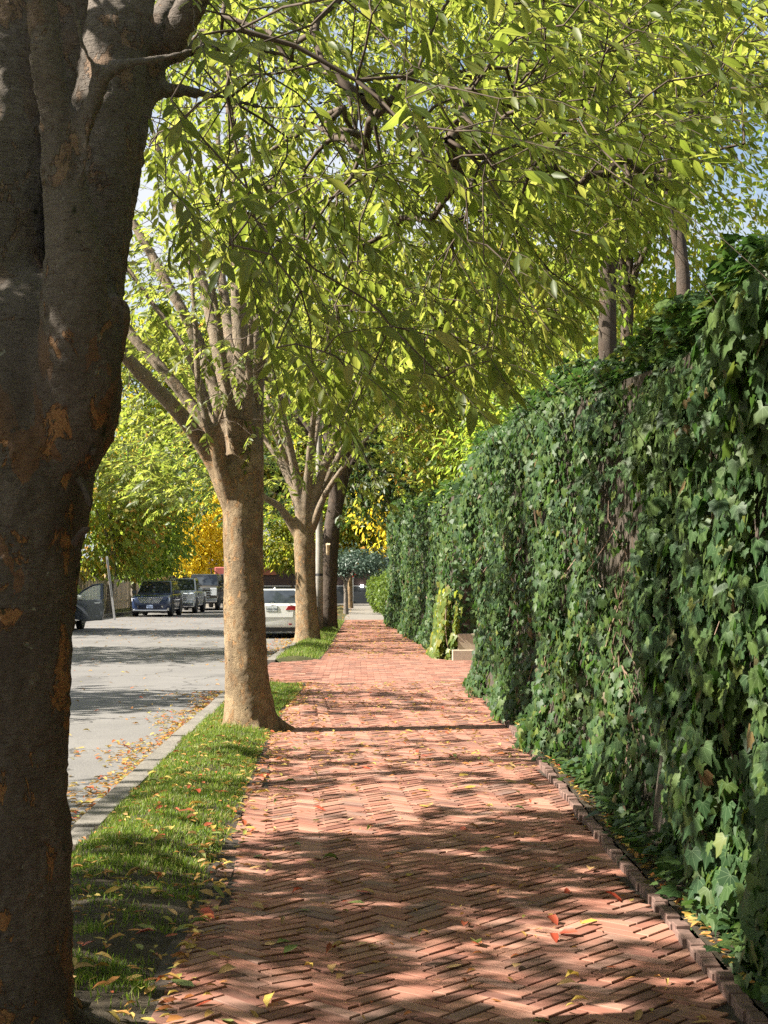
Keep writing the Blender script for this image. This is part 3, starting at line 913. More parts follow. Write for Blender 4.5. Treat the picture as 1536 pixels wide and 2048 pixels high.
def sprays(P, dirs, per, size, droop=.5, length=.34):
    """alternate leaves along drooping twigs; returns leaf positions, axes, normals, sizes and twig segments"""
    N = len(P)
    dirs = norm(dirs + rng.normal(0, .25, (N, 3)))
    side = norm(np.cross(dirs, np.array([0, 0, 1.]) + rng.normal(0, .25, (N, 3))))
    up = np.cross(side, dirs)
    LP, LD, LN, LS, A, B = [], [], [], [], [], []
    ln = length * rng.uniform(.6, 1.35, N)
    prev = P
    for k in range(per):
        t_ = (k + .6) / per
        q = P + dirs * (ln * t_)[:, None]
        q[:, 2] -= droop * .5 * (ln * t_ ** 2)
        if k % 4 == 3 or k == per - 1: A.append(prev); B.append(q); prev = q
        s = 1 if k % 2 else -1
        ax = dirs * rng.uniform(.45, .95, (N, 1)) + side * s * rng.uniform(.5, 1.0, (N, 1)) + np.array([0, 0, -1.]) * (droop * rng.uniform(.2, 1.3, (N, 1)))
        if k == per - 1: ax = dirs + np.array([0, 0, -.5 * droop])
        LP.append(q); LD.append(ax); LN.append(up + rng.normal(0, .42, (N, 3)))
        LS.append(size * np.exp(rng.normal(0, .22, N)) * (.75 + .5 * math.sin(math.pi * min(1, t_ + .15))))
    return (np.concatenate(LP), np.concatenate(LD), np.concatenate(LN), np.concatenate(LS), np.concatenate(A), np.concatenate(B))

def remeshed(o, voxel, smooth=3, disp=0.0, dscale=.3):
    m = o.modifiers.new('join', 'REMESH'); m.mode = 'VOXEL'; m.voxel_size = voxel; m.use_smooth_shade = True
    m = o.modifiers.new('soften', 'SMOOTH'); m.factor = .5; m.iterations = smooth
    if disp:
        tex = bpy.data.textures.new('bark_relief', 'CLOUDS'); tex.noise_scale = dscale; tex.noise_depth = 3
        m = o.modifiers.new('relief', 'DISPLACE'); m.texture = tex; m.strength = disp; m.mid_level = .5; m.texture_coords = 'GLOBAL'
        tex2 = bpy.data.textures.new('bark_scales', 'CLOUDS'); tex2.noise_scale = .045; tex2.noise_depth = 2; tex2.noise_type = 'HARD_NOISE'
        m = o.modifiers.new('scales', 'DISPLACE'); m.texture = tex2; m.strength = disp * .45; m.mid_level = .5; m.texture_coords = 'GLOBAL'
    return o

def limb_nodes(curve, rad, step=.25):
    L = np.concatenate([[0], np.cumsum(np.linalg.norm(np.diff(curve, axis=0), axis=1))])
    n = max(3, int(L[-1] / step))
    s = np.linspace(0, L[-1], n)
    return np.column_stack([np.interp(s, L, curve[:, k]) for k in range(3)]), np.interp(s, L, rad), s

def street_tree(label, trunk, limbs, att, mats, per, leaf, tpl, size, solo_n=0, voxel=.02, disp=.02, group=None, droop=.5, spray=.34, extra=None, bf=.35, smooth=3, name='zelkova_tree', flare=None, mul=None, stubs=(), node_ok=None):
    """trunk: rows (x,y,z,r); limbs: list of row arrays (x,y,z,r); att: crown points"""
    root = thing(name, label, 'tree', group, tuple(trunk[0][:3]))
    off = np.array(trunk[0][:3], float)
    tr = spline(np.array(trunk), 40)
    parts = [tube_vt(tr[:, :3], tr[:, 3], 24, True, .035)]
    if flare:
        for (ax, ay, ln, r0) in flare:
            b = np.array(trunk[0][:3])
            pts = spline([(b[0], b[1], .42), (b[0] + ax * .45 * ln, b[1] + ay * .45 * ln, .10), (b[0] + ax * ln, b[1] + ay * ln, -.05)], 10)
            parts.append(tube_vt(pts, np.linspace(r0 * 1.5, r0 * .5, 10), 10))
    for sb_ in stubs:
        c = spline(np.array(sb_), 12); parts.append(tube_vt(c[:, :3], np.maximum(c[:, 3], .008), 14))
    nodes, nl = [], []
    Ltr = np.linalg.norm(np.diff(tr[:, :3], axis=0), axis=1).sum()
    lsm = []
    for lb in limbs:
        lb = np.array(lb, float)
        ax_ = np.array([np.interp(lb[0, 2] - .4, tr[:, 2], tr[:, k]) for k in range(3)])
        rows = [np.append(ax_ * .75 + lb[0, :3] * .25 * np.array([1, 1, 0]) + np.array([0, 0, .25 * (lb[0, 2] - .4)]), lb[0, 3] * .7)] if lb[0, 3] > .07 else []
        c = spline(np.vstack(rows + [lb]), 28)
        parts.append(tube_vt(c[:, :3], np.maximum(c[:, 3], .012), 14))
        p, r_, s = limb_nodes(c[:, :3], c[:, 3])
        k0 = len(p) // 4
        nodes.append(p[k0:]); nl.append(s[k0:] * .5)
    V, T = merge(parts)
    t = link('trunk', make_mesh('trunk', V - off, T, smooth=True), M[mats[0]], root)
    remeshed(t, voxel, smooth, disp)
    nodes = np.concatenate(nodes); nl = np.concatenate(nl)
    if node_ok is not None:
        k_ = node_ok(nodes); nodes, nl = nodes[k_], nl[k_]
    allp, parent, seq = prim_tree(nodes, nl, att, bf)
    m = len(nodes); n = len(att)
    rad = np.full(m + n, .0022)
    acc = np.zeros(m + n)
    for i in reversed(seq):
        acc[m + i] = max(acc[m + i], .0019 ** 2.3)
        acc[parent[i]] += acc[m + i]
    rad = np.clip(acc ** (1 / 2.3), .0019, .026)
    A, B = allp[parent], att
    dirs = norm(B - A)
    outw = norm((B - np.array([trunk[0][0], trunk[0][1], B[:, 2].mean() - 1])) * np.array([1, 1, .4]))
    A2, B2, ra, rb = bend_edges(A, B, np.minimum(rad[parent], rad[m:] * 1.7), rad[m:])
    LP, LD, LN, LS, TA, TB = sprays(B, dirs * .7 + outw * .8, per, size, droop, spray)
    if mul is not None: LS = LS * np.tile(mul, per)
    V1, T1 = edge_tubes(A2, B2, ra, rb, 5)
    V2, T2 = edge_tubes(TA, TB, np.full(len(TA), .0017), np.full(len(TA), .0012), 3)
    V, T = merge([(V1, T1), (V2, T2)])
    link('branches', make_mesh('branches', V - off, T, smooth=True), M['twig'], root)
    # keep leaves clear of the lens
    ppx, ppy, dz = project(LP)
    infr = (ppx > -80) & (ppx < 1616) & (ppy > -80) & (ppy < 2100) & (dz > 0)
    ok = ~((dz < 1.9) & (dz > -1) & (np.abs(LP[:, 0]) < 1.2) & (np.abs(LP[:, 2] - 1.6) < 1.2))
    if extra: ok &= extra(LP, ppx, ppy, dz)
    LP, LD, LN, LS, infr, dz = LP[ok], LD[ok], LN[ok], LS[ok], infr[ok], dz[ok]
    solo = np.zeros(len(LP), bool)
    if solo_n:
        sc = np.where(infr, LS / np.maximum(dz, .1), 0)
        solo[np.argsort(-sc)[:solo_n]] = True
        Fm = frames(LD, LN)
        lm = make_mesh('leaf', tpl[0], tpl[1], tint=np.zeros(len(tpl[0])), luv=tpl[2]); lm.materials.append(M[leaf])
        for i in np.where(solo)[0]:
            o = link('leaf', lm, parent=root); place_frame(o, Fm[i], LP[i] - off, float(LS[i]))
    k = ~solo
    near = k & infr & (dz < 22); rest = k & ~near
    me = leaf_mesh_multi('crown', [(LEAF_B, LD[near], LN[near], LS[near], LP[near]), (LEAF_S, LD[rest], LN[rest], LS[rest], LP[rest])], off)
    tag(link('crown', me, M[leaf], root), kind='stuff')
    return root

def clumpy(P, freq, seed, thr, soft=.25):
    v = vnoise(P, freq, seed) + .5 * vnoise(P, freq * 2.1, seed + 1)
    return rng.random(len(P)) < np.clip((v - thr) / soft, 0, 1)

def crown_pts(c, r, n, thr=-.5, seed=5, soft=.5, zmin=None, hollow=.15, freq=.6, rej=None):
    out = []
    tot = 0
    while tot < n:
        q = rng.uniform(-1, 1, (n * 3, 3))
        e = (q ** 2).sum(1)
        q = q[(e < 1) & (e > hollow)] * np.array(r) + np.array(c)
        if zmin is not None: q = q[q[:, 2] > zmin]
        q = q[clumpy(q, freq, seed, thr, soft)]
        if rej is not None: q = q[~rej(q)]
        out.append(q); tot += len(q)
        if len(q) == 0: break
    return np.concatenate(out)[:n]
# --- nearest tree, left edge of the picture
BND = np.array([(0, 60), (150, 70), (285, 400), (340, 500), (430, 520), (520, 640), (560, 770), (640, 830), (700, 890), (760, 800), (850, 825), (950, 825), (1030, 765), (1100, 720), (1175, 630), (1200, 500), (1280, 480), (1340, 440), (1400, 400), (1536, 370), (1700, 360)], float)
def above(P, slack=0):
    a, b, c = project(P)
    return b < np.interp(a, BND[:, 0], BND[:, 1]) + slack, a, b, c
N0 = 42000
cand = np.column_stack([rng.uniform(-1.6, 3.6, N0), rng.uniform(3.0, 12.5, N0), rng.uniform(2.0, 6.6, N0)])
ab, a_, b_, c_ = above(cand, -35)
inf_ = (a_ > -120) & (a_ < 1660) & (b_ > -160)
skyhole = (a_ > 1360) & (b_ > 180) & (rng.random(N0) > .06)
leftclear = (a_ < 285)
vis_att = cand[ab & inf_ & ~skyhole & ~leftclear & (cand[:, 1] > 3.9 + 1.2 * rng.random(N0)) & clumpy(cand, .9, 61, -.75, .7)]
vis_att = vis_att[rng.permutation(len(vis_att))[:3300]]
# unseen rest of its crown, clumps placed to dapple the path with shade
def off_frame(q):
    a_, b_, c_ = project(q)
    return ~((a_ > -100) & (a_ < 1640) & (b_ > -120) & (c_ > 0))
sa = crown_pts((-4.3, 5.6, 4.9), (2.8, 4.6, 2.0), 1500, -.12, 71, .16, 2.9, 0, .62, lambda q: ~off_frame(q) | (q[:, 2] > 6.15 + .84 * (-4 - q[:, 0])))
sb = crown_pts((-1.2, 5.0, 7.0), (4.4, 5.0, 2.4), 130, -.3, 72, .5, 4.0, .1, .55, lambda q: ~off_frame(q))
shade_att = np.vstack([sa, sb])
t1 = (-1.215, 5.25)
trunk1 = [(t1[0], t1[1], -.12, .30), (t1[0], t1[1], .12, .262), (t1[0], t1[1], .6, .247), (t1[0], t1[1], 1.2, .245), (t1[0] + .02, t1[1], 1.7, .26), (t1[0] + .06, t1[1], 2.1, .265), (t1[0] + .05, t1[1] + .05, 2.45, .20), (t1[0] + .02, t1[1] + .2, 2.75, .05)]
def LB(*rows): return [tuple(r) for r in rows]
def L2(*rows):
    """limb through points seen at photo pixels (px, py) standing Y metres away, radius r"""
    return [tuple(at(a, b, c)) + (r_,) for (a, b, c, r_) in rows]
limbs1 = [
    L2((20, 800, 5.35, .17), (10, 620, 5.4, .17), (5, 450, 5.45, .165), (5, 250, 5.5, .15), (-10, 50, 5.6, .14), (-60, -300, 5.9, .11), (-250, -900, 6.3, .06), (-400, -1500, 6.6, .02)),
    L2((150, 800, 5.12, .15), (155, 640, 5.0, .128), (150, 520, 4.95, .105), (135, 400, 4.92, .086), (118, 270, 4.9, .062), (95, 130, 4.85, .056), (80, -20, 4.8, .05), (40, -400, 4.6, .04), (-80, -1000, 4.2, .015)),
    L2((130, 380, 4.92, .06), (150, 300, 4.9, .042), (185, 210, 4.86, .034), (205, 155, 4.84, .034), (250, 130, 4.85, .024), (350, 110, 4.9, .019), (480, 60, 5.0, .013)),
    L2((165, 360, 4.85, .008), (190, 160, 4.82, .010), (165, 90, 4.8, .009), (140, -20, 4.78, .008)),
    L2((150, 840, 5.3, .15), (158, 680, 5.3, .145), (178, 500, 5.32, .135), (200, 300, 5.35, .128), (225, 120, 5.4, .125), (250, -40, 5.5, .12), (330, -500, 6.0, .08), (480, -1000, 6.8, .02)),
    L2((150, 800, 5.45, .12), (195, 560, 5.55, .10), (232, 380, 5.6, .088), (270, 200, 5.7, .08), (330, 40, 5.8, .072), (480, -150, 6.2, .048), (700, -260, 6.8, .034), (1000, -330, 7.5, .02), (1400, -300, 8.2, .012)),
    L2((110, 600, 5.6, .13), (120, 420, 5.65, .125), (130, 220, 5.7, .12), (135, 0, 5.8, .11), (120, -500, 6.2, .07), (60, -1000, 6.6, .02)),
    L2((330, 100, 5.75, .055), (430, 95, 5.9, .028), (560, 110, 6.1, .019), (680, 175, 6.3, .014), (725, 200, 6.4, .012), (770, 300, 6.5, .013), (800, 375, 6.6, .011), (900, 480, 6.8, .008), (1000, 550, 7.0, .005)),
    L2((720, 195, 6.4, .012), (820, 250, 6.5, .010), (920, 290, 6.6, .008), (1060, 345, 6.8, .006)),
    L2((300, 180, 5.7, .04), (420, 190, 5.9, .019), (540, 215, 6.2, .013), (690, 200, 6.6, .010)),
    LB((-1.5, 5.1, 2.3, .14), (-1.8, 4.9, 3.2, .11), (-2.6, 4.4, 4.6, .08), (-3.6, 3.8, 5.8, .05), (-4.6, 3.2, 6.6, .02)),
    LB((-1.4, 5.5, 2.5, .12), (-1.9, 6.2, 3.6, .09), (-2.8, 7.2, 5.0, .06), (-3.8, 8.2, 6.2, .02)),
    LB((-.7, 5.5, 3.5, .06), (-.2, 4.9, 4.1, .045), (.5, 4.5, 4.5, .03), (1.4, 4.4, 4.6, .018), (2.2, 4.7, 4.4, .01)),
]
def clear1(P, a, b, c):
    lim = np.interp(a, BND[:, 0], BND[:, 1])
    inframe = (c > 0) & (a > -60) & (a < 1600)
    return ~(inframe & (b > lim + 12)) & ~((c > 0) & (c < 2.1) & (np.abs(a - 768) < 1200))
tree1 = street_tree('nearest street tree, thick dark trunk with orange flaking bark at the left edge', trunk1, limbs1, np.vstack([vis_att, shade_att]),
                    ('bark', ), 13, 'zelkova', LEAF_A, .064, 300, .017, .035, smooth=8, group='zelkova trees along the kerb', extra=clear1, droop=.75, node_ok=lambda q: off_frame(q) | (project(q)[0] > 335), mul=np.concatenate([np.ones(len(vis_att)), np.full(len(shade_att), 1.75)]),
                    stubs=[L2((140, 760, 5.25, .12), (185, 690, 5.2, .115), (210, 655, 5.22, .095), (228, 628, 5.22, .075), (240, 608, 5.22, .05), (248, 596, 5.22, .012))],
                    flare=[(.85, .5, .6, .05), (.9, -.45, .6, .055), (-.6, .8, .7, .06), (.35, .95, .8, .05), (-.9, -.3, .6, .06)])
# hanging bark flakes on its right side
for (p0, p1_, p2) in ((at(160, 960, 5.1), at(172, 985, 5.05), at(182, 1012, 5.03)), (at(150, 1085, 5.1), at(160, 1068, 5.06), at(178, 1056, 5.03)), (at(175, 905, 5.1), at(184, 904, 5.08), at(192, 900, 5.06))):
    pts = spline([p0, p1_, p2], 6)
    v, t_ = tube_vt(pts, [.016, .012, .010, .012, .014, .005], 5)
    v = v - np.array(trunk1[0][:3])
    link('bark_flake', make_mesh('bark_flake', v, t_), M['bark_dark'], tree1)

# --- second tree, in the sunlight
t2 = (-1.15, 16.5)
trunk2 = [(t2[0], t2[1], -.1, .39), (t2[0], t2[1], .08, .30), (t2[0] - .03, t2[1], .5, .242), (t2[0] - .05, t2[1], 1.1, .225), (t2[0] - .07, t2[1], 1.9, .215), (t2[0] - .08, t2[1], 2.5, .225), (t2[0] - .05, t2[1], 3.0, .20), (t2[0] - .0, t2[1], 3.6, .14)]
limbs2 = [
    L2((455, 990, 16.45, .15), (425, 920, 16.4, .13), (370, 840, 16.2, .115), (300, 765, 16.0, .10), (235, 695, 15.8, .085), (120, 560, 15.4, .06), (-50, 380, 15, .03)),
    L2((440, 930, 16.5, .12), (395, 830, 16.6, .10), (330, 745, 16.7, .085), (255, 660, 16.8, .075), (150, 520, 17, .05), (20, 330, 17.4, .02)),
    L2((450, 960, 16.3, .11), (425, 880, 16.15, .075), (405, 810, 16.1, .06), (395, 760, 16.1, .05), (390, 640, 16.1, .042), (375, 500, 16.2, .035), (340, 300, 16.3, .02)),
    L2((455, 900, 16.6, .12), (430, 780, 16.8, .10), (385, 660, 17, .09), (330, 560, 17.1, .08), (280, 470, 17.3, .07), (200, 330, 17.5, .05), (100, 120, 18, .02)),
    L2((470, 850, 16.5, .13), (440, 720, 16.6, .10), (415, 600, 16.8, .09), (375, 470, 17, .075), (340, 380, 17.2, .06), (290, 200, 17.5, .04), (230, -60, 18, .015)),
    L2((490, 860, 16.5, .17), (485, 740, 16.5, .13), (478, 620, 16.5, .115), (475, 500, 16.5, .105), (470, 380, 16.6, .09), (460, 200, 16.7, .07), (450, -100, 17, .03)),
    L2((505, 840, 16.45, .15), (512, 760, 16.4, .12), (530, 690, 16.3, .07), (560, 600, 16.1, .055), (600, 480, 15.9, .045), (650, 300, 15.6, .03), (700, 80, 15.4, .012)),
    L2((500, 800, 16.6, .12), (508, 700, 16.8, .09), (522, 560, 17, .075), (540, 400, 17.3, .06), (580, 200, 17.8, .04), (640, -60, 18.4, .015)),
    L2((480, 800, 16.7, .11), (455, 640, 17.1, .09), (440, 520, 17.4, .07), (440, 380, 17.8, .055), (430, 200, 18.2, .035), (400, 0, 18.7, .015)),
    L2((450, 920, 16.7, .10), (410, 790, 17, .06), (365, 690, 17.2, .048), (300, 600, 17.4, .04), (230, 500, 17.6, .03), (120, 340, 18, .012)),
    L2((470, 870, 16.3, .10), (450, 740, 16.0, .055), (430, 600, 15.8, .042), (400, 440, 15.6, .034), (370, 250, 15.4, .022), (350, 50, 15.2, .01)),
    L2((495, 850, 16.3, .10), (500, 720, 16.0, .055), (505, 560, 15.8, .042), (515, 380, 15.6, .032), (540, 150, 15.4, .015)),
    L2((420, 890, 16.2, .04), (470, 770, 15.9, .022), (540, 690, 15.6, .014), (600, 630, 15.3, .009)),
]
def clear2(P, a, b, c):
    inframe = (c > 0) & (a > -60) & (a < 1600)
    lim = np.interp(a, [0, 160, 230, 300, 400, 520, 560, 640, 700, 760, 820, 1000, 1536], [500, 640, 700, 720, 930, 960, 1000, 960, 930, 900, 850, 700, 500])
    return ~(inframe & (b > lim))
limbs2 = [[(x_, y_, z_, r_ * .8) for x_, y_, z_, r_ in lb] for lb in limbs2]
lowleft = lambda q: (q[:, 0] < -1.6) & (q[:, 2] < 4.2 + (-1.6 - q[:, 0]) * .55)
sa2 = np.vstack([crown_pts((-4.3, 20.0, 4.9), (2.4, 2.8, 1.7), 330, -.3, 75, .4, 3.2, 0, .8), crown_pts((-4.6, 12.6, 5.0), (2.2, 2.6, 1.4), 110, -.1, 76, .3, 3.4, 0, 1.1)])  # leaf clumps added left of the crown to shade the path
att2 = crown_pts((-1.0, 16.8, 6.4), (4.6, 4.4, 4.0), 1080, -.05, 15, .6, 2.7, .1, .55, lowleft)
# leafy shoots along its limbs
sh = np.array([at(rng.uniform(280, 560), rng.uniform(520, 880), rng.uniform(15.5, 16.6)) for _ in range(60)])
tree2 = street_tree('sunlit street tree with a tan trunk fanning into many limbs, right of the road', trunk2, limbs2, np.vstack([att2, sh, sa2]),
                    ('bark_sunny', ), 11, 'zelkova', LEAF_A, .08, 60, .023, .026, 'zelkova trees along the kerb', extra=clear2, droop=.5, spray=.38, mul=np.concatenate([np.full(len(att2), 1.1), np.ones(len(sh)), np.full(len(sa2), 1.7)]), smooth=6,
                    flare=[(.9, .2, .55, .10), (-.8, .3, .5, .09), (.3, -.9, .5, .08), (-.4, -.7, .5, .08)])

# --- third tree and the dark one behind it
def vase_limbs(base, z0, n, spread, top, r0, seed, tilt=0):
    r = np.random.default_rng(seed); out = []
    for k in range(n):
        a = k * 2 * np.pi / n + r.uniform(-.3, .3) + tilt
        s = spread * r.uniform(.55, 1.1); zt = top * r.uniform(.8, 1.05)
        x, y = base; h = zt - z0
        rr = r0 * r.uniform(.75, 1.1)
        b = z0 + r.uniform(-.35, .25)
        out.append([(x, y, b - .3, rr * 1.1), (x + math.cos(a) * .12 * s, y + math.sin(a) * .12 * s, b + .22 * h, rr * .85),
                    (x + math.cos(a) * .38 * s, y + math.sin(a) * .38 * s, b + .5 * h, rr * .6), (x + math.cos(a) * s, y + math.sin(a) * s, zt, rr * .2)])
    return out
t3 = (-1.30, 40.0)
trunk3 = [(t3[0], t3[1], -.1, .42), (t3[0], t3[1], .15, .34), (t3[0] - .02, t3[1], .8, .29), (t3[0] - .05, t3[1], 1.8, .27), (t3[0] - .08, t3[1], 2.6, .28), (t3[0] - .08, t3[1], 3.3, .2)]
limbs3 = vase_limbs((t3[0] - .08, t3[1]), 2.8, 9, 3.2, 8.5, .15, 3) + [
    L2((590, 1060, 40, .13), (560, 1015, 39.8, .1), (520, 985, 39.5, .08), (470, 900, 39, .04)),
    L2((625, 1055, 39.9, .12), (650, 990, 39.5, .085), (690, 930, 39, .065), (740, 870, 38.5, .04), (800, 800, 38, .02))]
att3 = crown_pts((-1.1, 40, 7.4), (5.6, 5.4, 4.4), 1100, -.3, 25, .6, 3.6, .1, .45)
att3 = np.vstack([att3, crown_pts((-4.6, 35.5, 4.9), (2.2, 2.6, 1.6), 130, -.2, 77, .3, 3.4, 0, .7), crown_pts((-4.6, 43.5, 5.0), (2.4, 3.4, 1.7), 130, -.2, 78, .3, 3.4, 0, .7)])  # extra leaf clumps over the road, added to dapple the far path
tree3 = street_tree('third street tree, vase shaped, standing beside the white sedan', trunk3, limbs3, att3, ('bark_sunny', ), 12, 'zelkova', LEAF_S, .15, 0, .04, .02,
                    'zelkova trees along the kerb', droop=.4, spray=.5)
t4 = (-.98, 50.0)
trunk4 = [(t4[0], t4[1], -.1, .42), (t4[0], t4[1], .2, .34), (t4[0] + .02, t4[1], 1.2, .30), (t4[0] + .08, t4[1], 2.6, .29), (t4[0] + .16, t4[1], 3.4, .26), (t4[0] + .3, t4[1], 4.6, .2)]
limbs4 = vase_limbs((t4[0] + .3, t4[1]), 4.2, 7, 4.0, 10, .17, 4)
att4 = crown_pts((-.3, 50.5, 7.8), (6.0, 6.0, 4.6), 1000, -.25, 35, .6, 3.5, .1, .4)
att4 = np.vstack([att4, crown_pts((-4.4, 54, 5.2), (2.6, 5.0, 1.8), 170, -.2, 79, .3, 3.4, 0, .6)])  # one more clump added to throw shade on the far path
tree4 = street_tree('dark trunked street tree with a pale pruning scar behind the utility pole', trunk4, limbs4, att4, ('bark_dark', ), 12, 'deep', LEAF_S, .17, 0, .04, .03,
                    'zelkova trees along the kerb', droop=.4, spray=.55)
sv, st = tube_vt([at(655, 1110, 49.55), at(656, 1100, 49.5), at(656, 1088, 49.4)], [.05, .06, .075], 10)
link('pruning_scar', make_mesh('pruning_scar', sv - np.array(trunk4[0][:3]), st), plain('cut_wood', (.5, .38, .24), .8), tree4)
# ------------------------------------------------------------------ background trees and shrubs
def bg_tree(label, base, h, crown_c, crown_r, n, per, leaf, size, bark='bark_dark', r0=.2, group=None, zmin=1.6, seed=1, name='broadleaf_tree', thr=-.45, lean=0.0, freq=.45, tpl=None, rej=None):
    root = thing(name, label, 'tree', group, tuple(base))
    b = np.array(base, float); cc = np.array(crown_c, float)
    topz = cc[2] + crown_r[2] * .7
    tr = spline([(b[0], b[1], b[2] - .2, r0 * 1.4), (b[0] + lean * .1, b[1], b[2] + .3, r0), (b[0] + lean * .4, b[1], b[2] + h * .6, r0 * .85), (b[0] + lean, b[1], b[2] + h, r0 * .7),
                 (cc[0] * .6 + (b[0] + lean) * .4, cc[1] * .6 + b[1] * .4, topz, r0 * .12)], 26)
    parts = [tube_vt(tr[:, :3], tr[:, 3], 12, True, .05)]
    pts = crown_pts(cc, crown_r, n, thr, seed, .55, zmin, .05, freq, rej)
    for lb in vase_limbs((b[0] + lean, b[1]), b[2] + h, 6, max(crown_r[0], crown_r[1]) * .8, cc[2] + crown_r[2] * .5, r0 * .5, seed):
        c = spline(lb, 12); parts.append(tube_vt(c[:, :3], np.maximum(c[:, 3], .01), 7))
    V, T = merge(parts)
    link('trunk', make_mesh('trunk', V - b, T, smooth=True), M[bark], root)
    N = len(pts)
    tpl = tpl or LEAF_S; per = int(per * 1.35); size = size * 1.3
    spread = .62 * (crown_r[0] * crown_r[1] * crown_r[2] / max(N, 1)) ** (1 / 3) + .2
    P = np.repeat(pts, per, 0) + rng.normal(0, 1, (N * per, 3)) * spread * np.array([1, 1, .7])
    P = P[P[:, 2] > zmin - .2]
    if rej is not None: P = P[~rej(P)]
    k = len(P)
    outw = norm(P - cc)
    nn = outw * .6 + np.array([0, 0, .8]) + rng.normal(0, .55, (k, 3))
    dd = outw * .7 + rng.normal(0, .7, (k, 3)) + np.array([0, 0, -.5])
    me = leaf_mesh('crown', tpl, dd, nn, size * np.exp(rng.normal(0, .25, k)), P - b)
    tag(link('crown', me, M[leaf], root), kind='stuff')
    return root

# across the road, beside the parked cars
bg_tree('green street tree above the grey car with the open door', (-11.9 - .0, 74, -.02), 2.6, (-12.4, 74, 6.0), (3.4, 3.4, 4.6), 260, 34, 'turning', .22, 'bark_grey', .17, 'trees beyond the parked cars', 1.9, 11, lean=.2)
bg_tree('bright green tree right above the dark blue parked car', (-11.9, 82, -.02), 2.4, (-11.6, 82, 5.2), (3.0, 3.2, 3.9), 260, 34, 'green', .22, 'bark_grey', .16, 'trees beyond the parked cars', 1.75, 12)
bg_tree('green tree between the dark car and the yellow tree', (-12.4, 92, -.02), 2.6, (-12.3, 92, 5.6), (1.9, 3.0, 4.0), 200, 32, 'green', .24, 'bark_dark', .16, 'trees beyond the parked cars', 2.2, 13)
bg_tree('bright golden yellow tree behind the parked pickup trucks', (-10.9, 106, -.02), 2.2, (-10.9, 106, 4.9), (3.3, 3.0, 3.5), 260, 34, 'yellow', .24, 'bark_dark', .2, None, 2.1, 14)
bg_tree('tall lime green tree rising behind the left row of trees', (-14, 128, -.02), 6, (-15, 128, 15), (9, 6, 10), 420, 34, 'lime', .42, 'bark_dark', .4, 'tall trees closing the view', 3.5, 15)
bg_tree('tall green tree closing the street beyond the yellow tree', (-6.5, 124, -.02), 6, (-6.5, 124, 14.5), (9, 6, 9.5), 420, 34, 'turning', .5, 'bark_dark', .4, 'tall trees closing the view', 5.6, 16)
bg_tree('tall lime tree over the far end of the brick path', (3.5, 118, -.02), 6, (3.5, 118, 12.5), (8.5, 6, 9), 420, 34, 'lime', .5, 'bark_dark', .4, 'tall trees closing the view', 4.6, 17)
bg_tree('yellow orange tree over the far round shrubs', (3.0, 82, -.02), 3.2, (2.4, 82, 5.9), (2.6, 3.0, 2.9), 230, 32, 'yellow', .24, 'bark_dark', .2, None, 2.7, 18)
bg_tree('dark green tree hanging over the far end of the ivy wall', (3.4, 62, -.02), 4.0, (2.2, 62, 7.2), (3.6, 4.2, 3.2), 300, 34, 'deep', .22, 'bark_dark', .25, None, 3.4, 19)
bg_tree('orange tinged tree behind the far ivy wall', (4.6, 48, -.02), 4.0, (3.9, 48, 7.2), (3.0, 3.6, 3.0), 240, 32, 'turning', .2, 'bark_dark', .22, None, 3.6, 20)
bg_tree('small blue green tree on the verge near the stop sign', (-.54, 72, -.02), 1.6, (-.1, 72, 2.45), (1.5, 1.5, .42), 90, 30, 'blue_green', .12, 'bark_grey', .115, None, 1.95, 21, name='small_evergreen')
bg_tree('brown trunked tree just left of the stop sign post', (-.42, 88, -.02), 2.8, (-.2, 88, 5.4), (2.8, 2.6, 3.0), 200, 32, 'turning', .24, 'bark_sunny', .17, None, 2.5, 22)
bg_tree('small yellow green tree in front of the low brick building', (-4.4, 104, -.02), 2.4, (-4.9, 104, 4.6), (1.9, 2.0, 2.4), 150, 30, 'lime', .22, 'bark_dark', .12, None, 2.2, 40)
# garden trees behind the ivy wall
for (px0, Y, w, lab, lf, sd) in ((1213, 27, .24, 'forked grey trunk rising behind the ivy wall, left of two others', 'green', 31), (1252, 29, .19, 'straight slim grey trunk rising behind the ivy wall, the middle one', 'lime', 32), (1332, 24, .17, 'leaning grey trunk rising behind the ivy wall, the rightmost one', 'green', 33)):
    bx = at(px0, 900, Y)[0]
    bg_tree(lab, (bx, Y, -.02), 7.0, (bx + (.6 if px0 < 1300 else -1.6), Y + 1.5, 9.4 if px0 < 1300 else 12.5), (2.6, 3.0, 4.4), 190, 26, lf, .13, 'bark_dark', w * .85, 'trunks behind the ivy wall', 4.9 if px0 < 1300 else 9.0, sd, thr=-.3, lean=.25 if px0 > 1300 else .05)
bg_tree('lime green understorey tree behind the middle of the ivy wall', (6.2, 38, -.02), 3, (5.4, 38, 6.2), (2.6, 3.2, 3.0), 260, 32, 'lime', .17, 'bark_dark', .16, 'garden trees behind the wall', 3.0, 34)
bg_tree('orange leaved garden tree glimpsed behind the ivy wall', (8.2, 43, -.02), 3, (7.2, 43, 6.5), (2.2, 2.4, 2.6), 140, 30, 'orange', .17, 'bark_dark', .16, 'garden trees behind the wall', 3.0, 35)
bg_tree('broad yellow green tree behind the right end of the wall', (13, 58, -.02), 4, (11.5, 58, 8.0), (4.4, 4, 4.2), 280, 32, 'lime', .26, 'bark_dark', .25, 'garden trees behind the wall', 3.5, 36)
bg_tree('tall turning tree far behind the garden', (7, 78, -.02), 6, (6.5, 78, 12), (6, 5, 7), 420, 34, 'turning', .36, 'bark_dark', .35, 'tall trees closing the view', 4.0, 37)
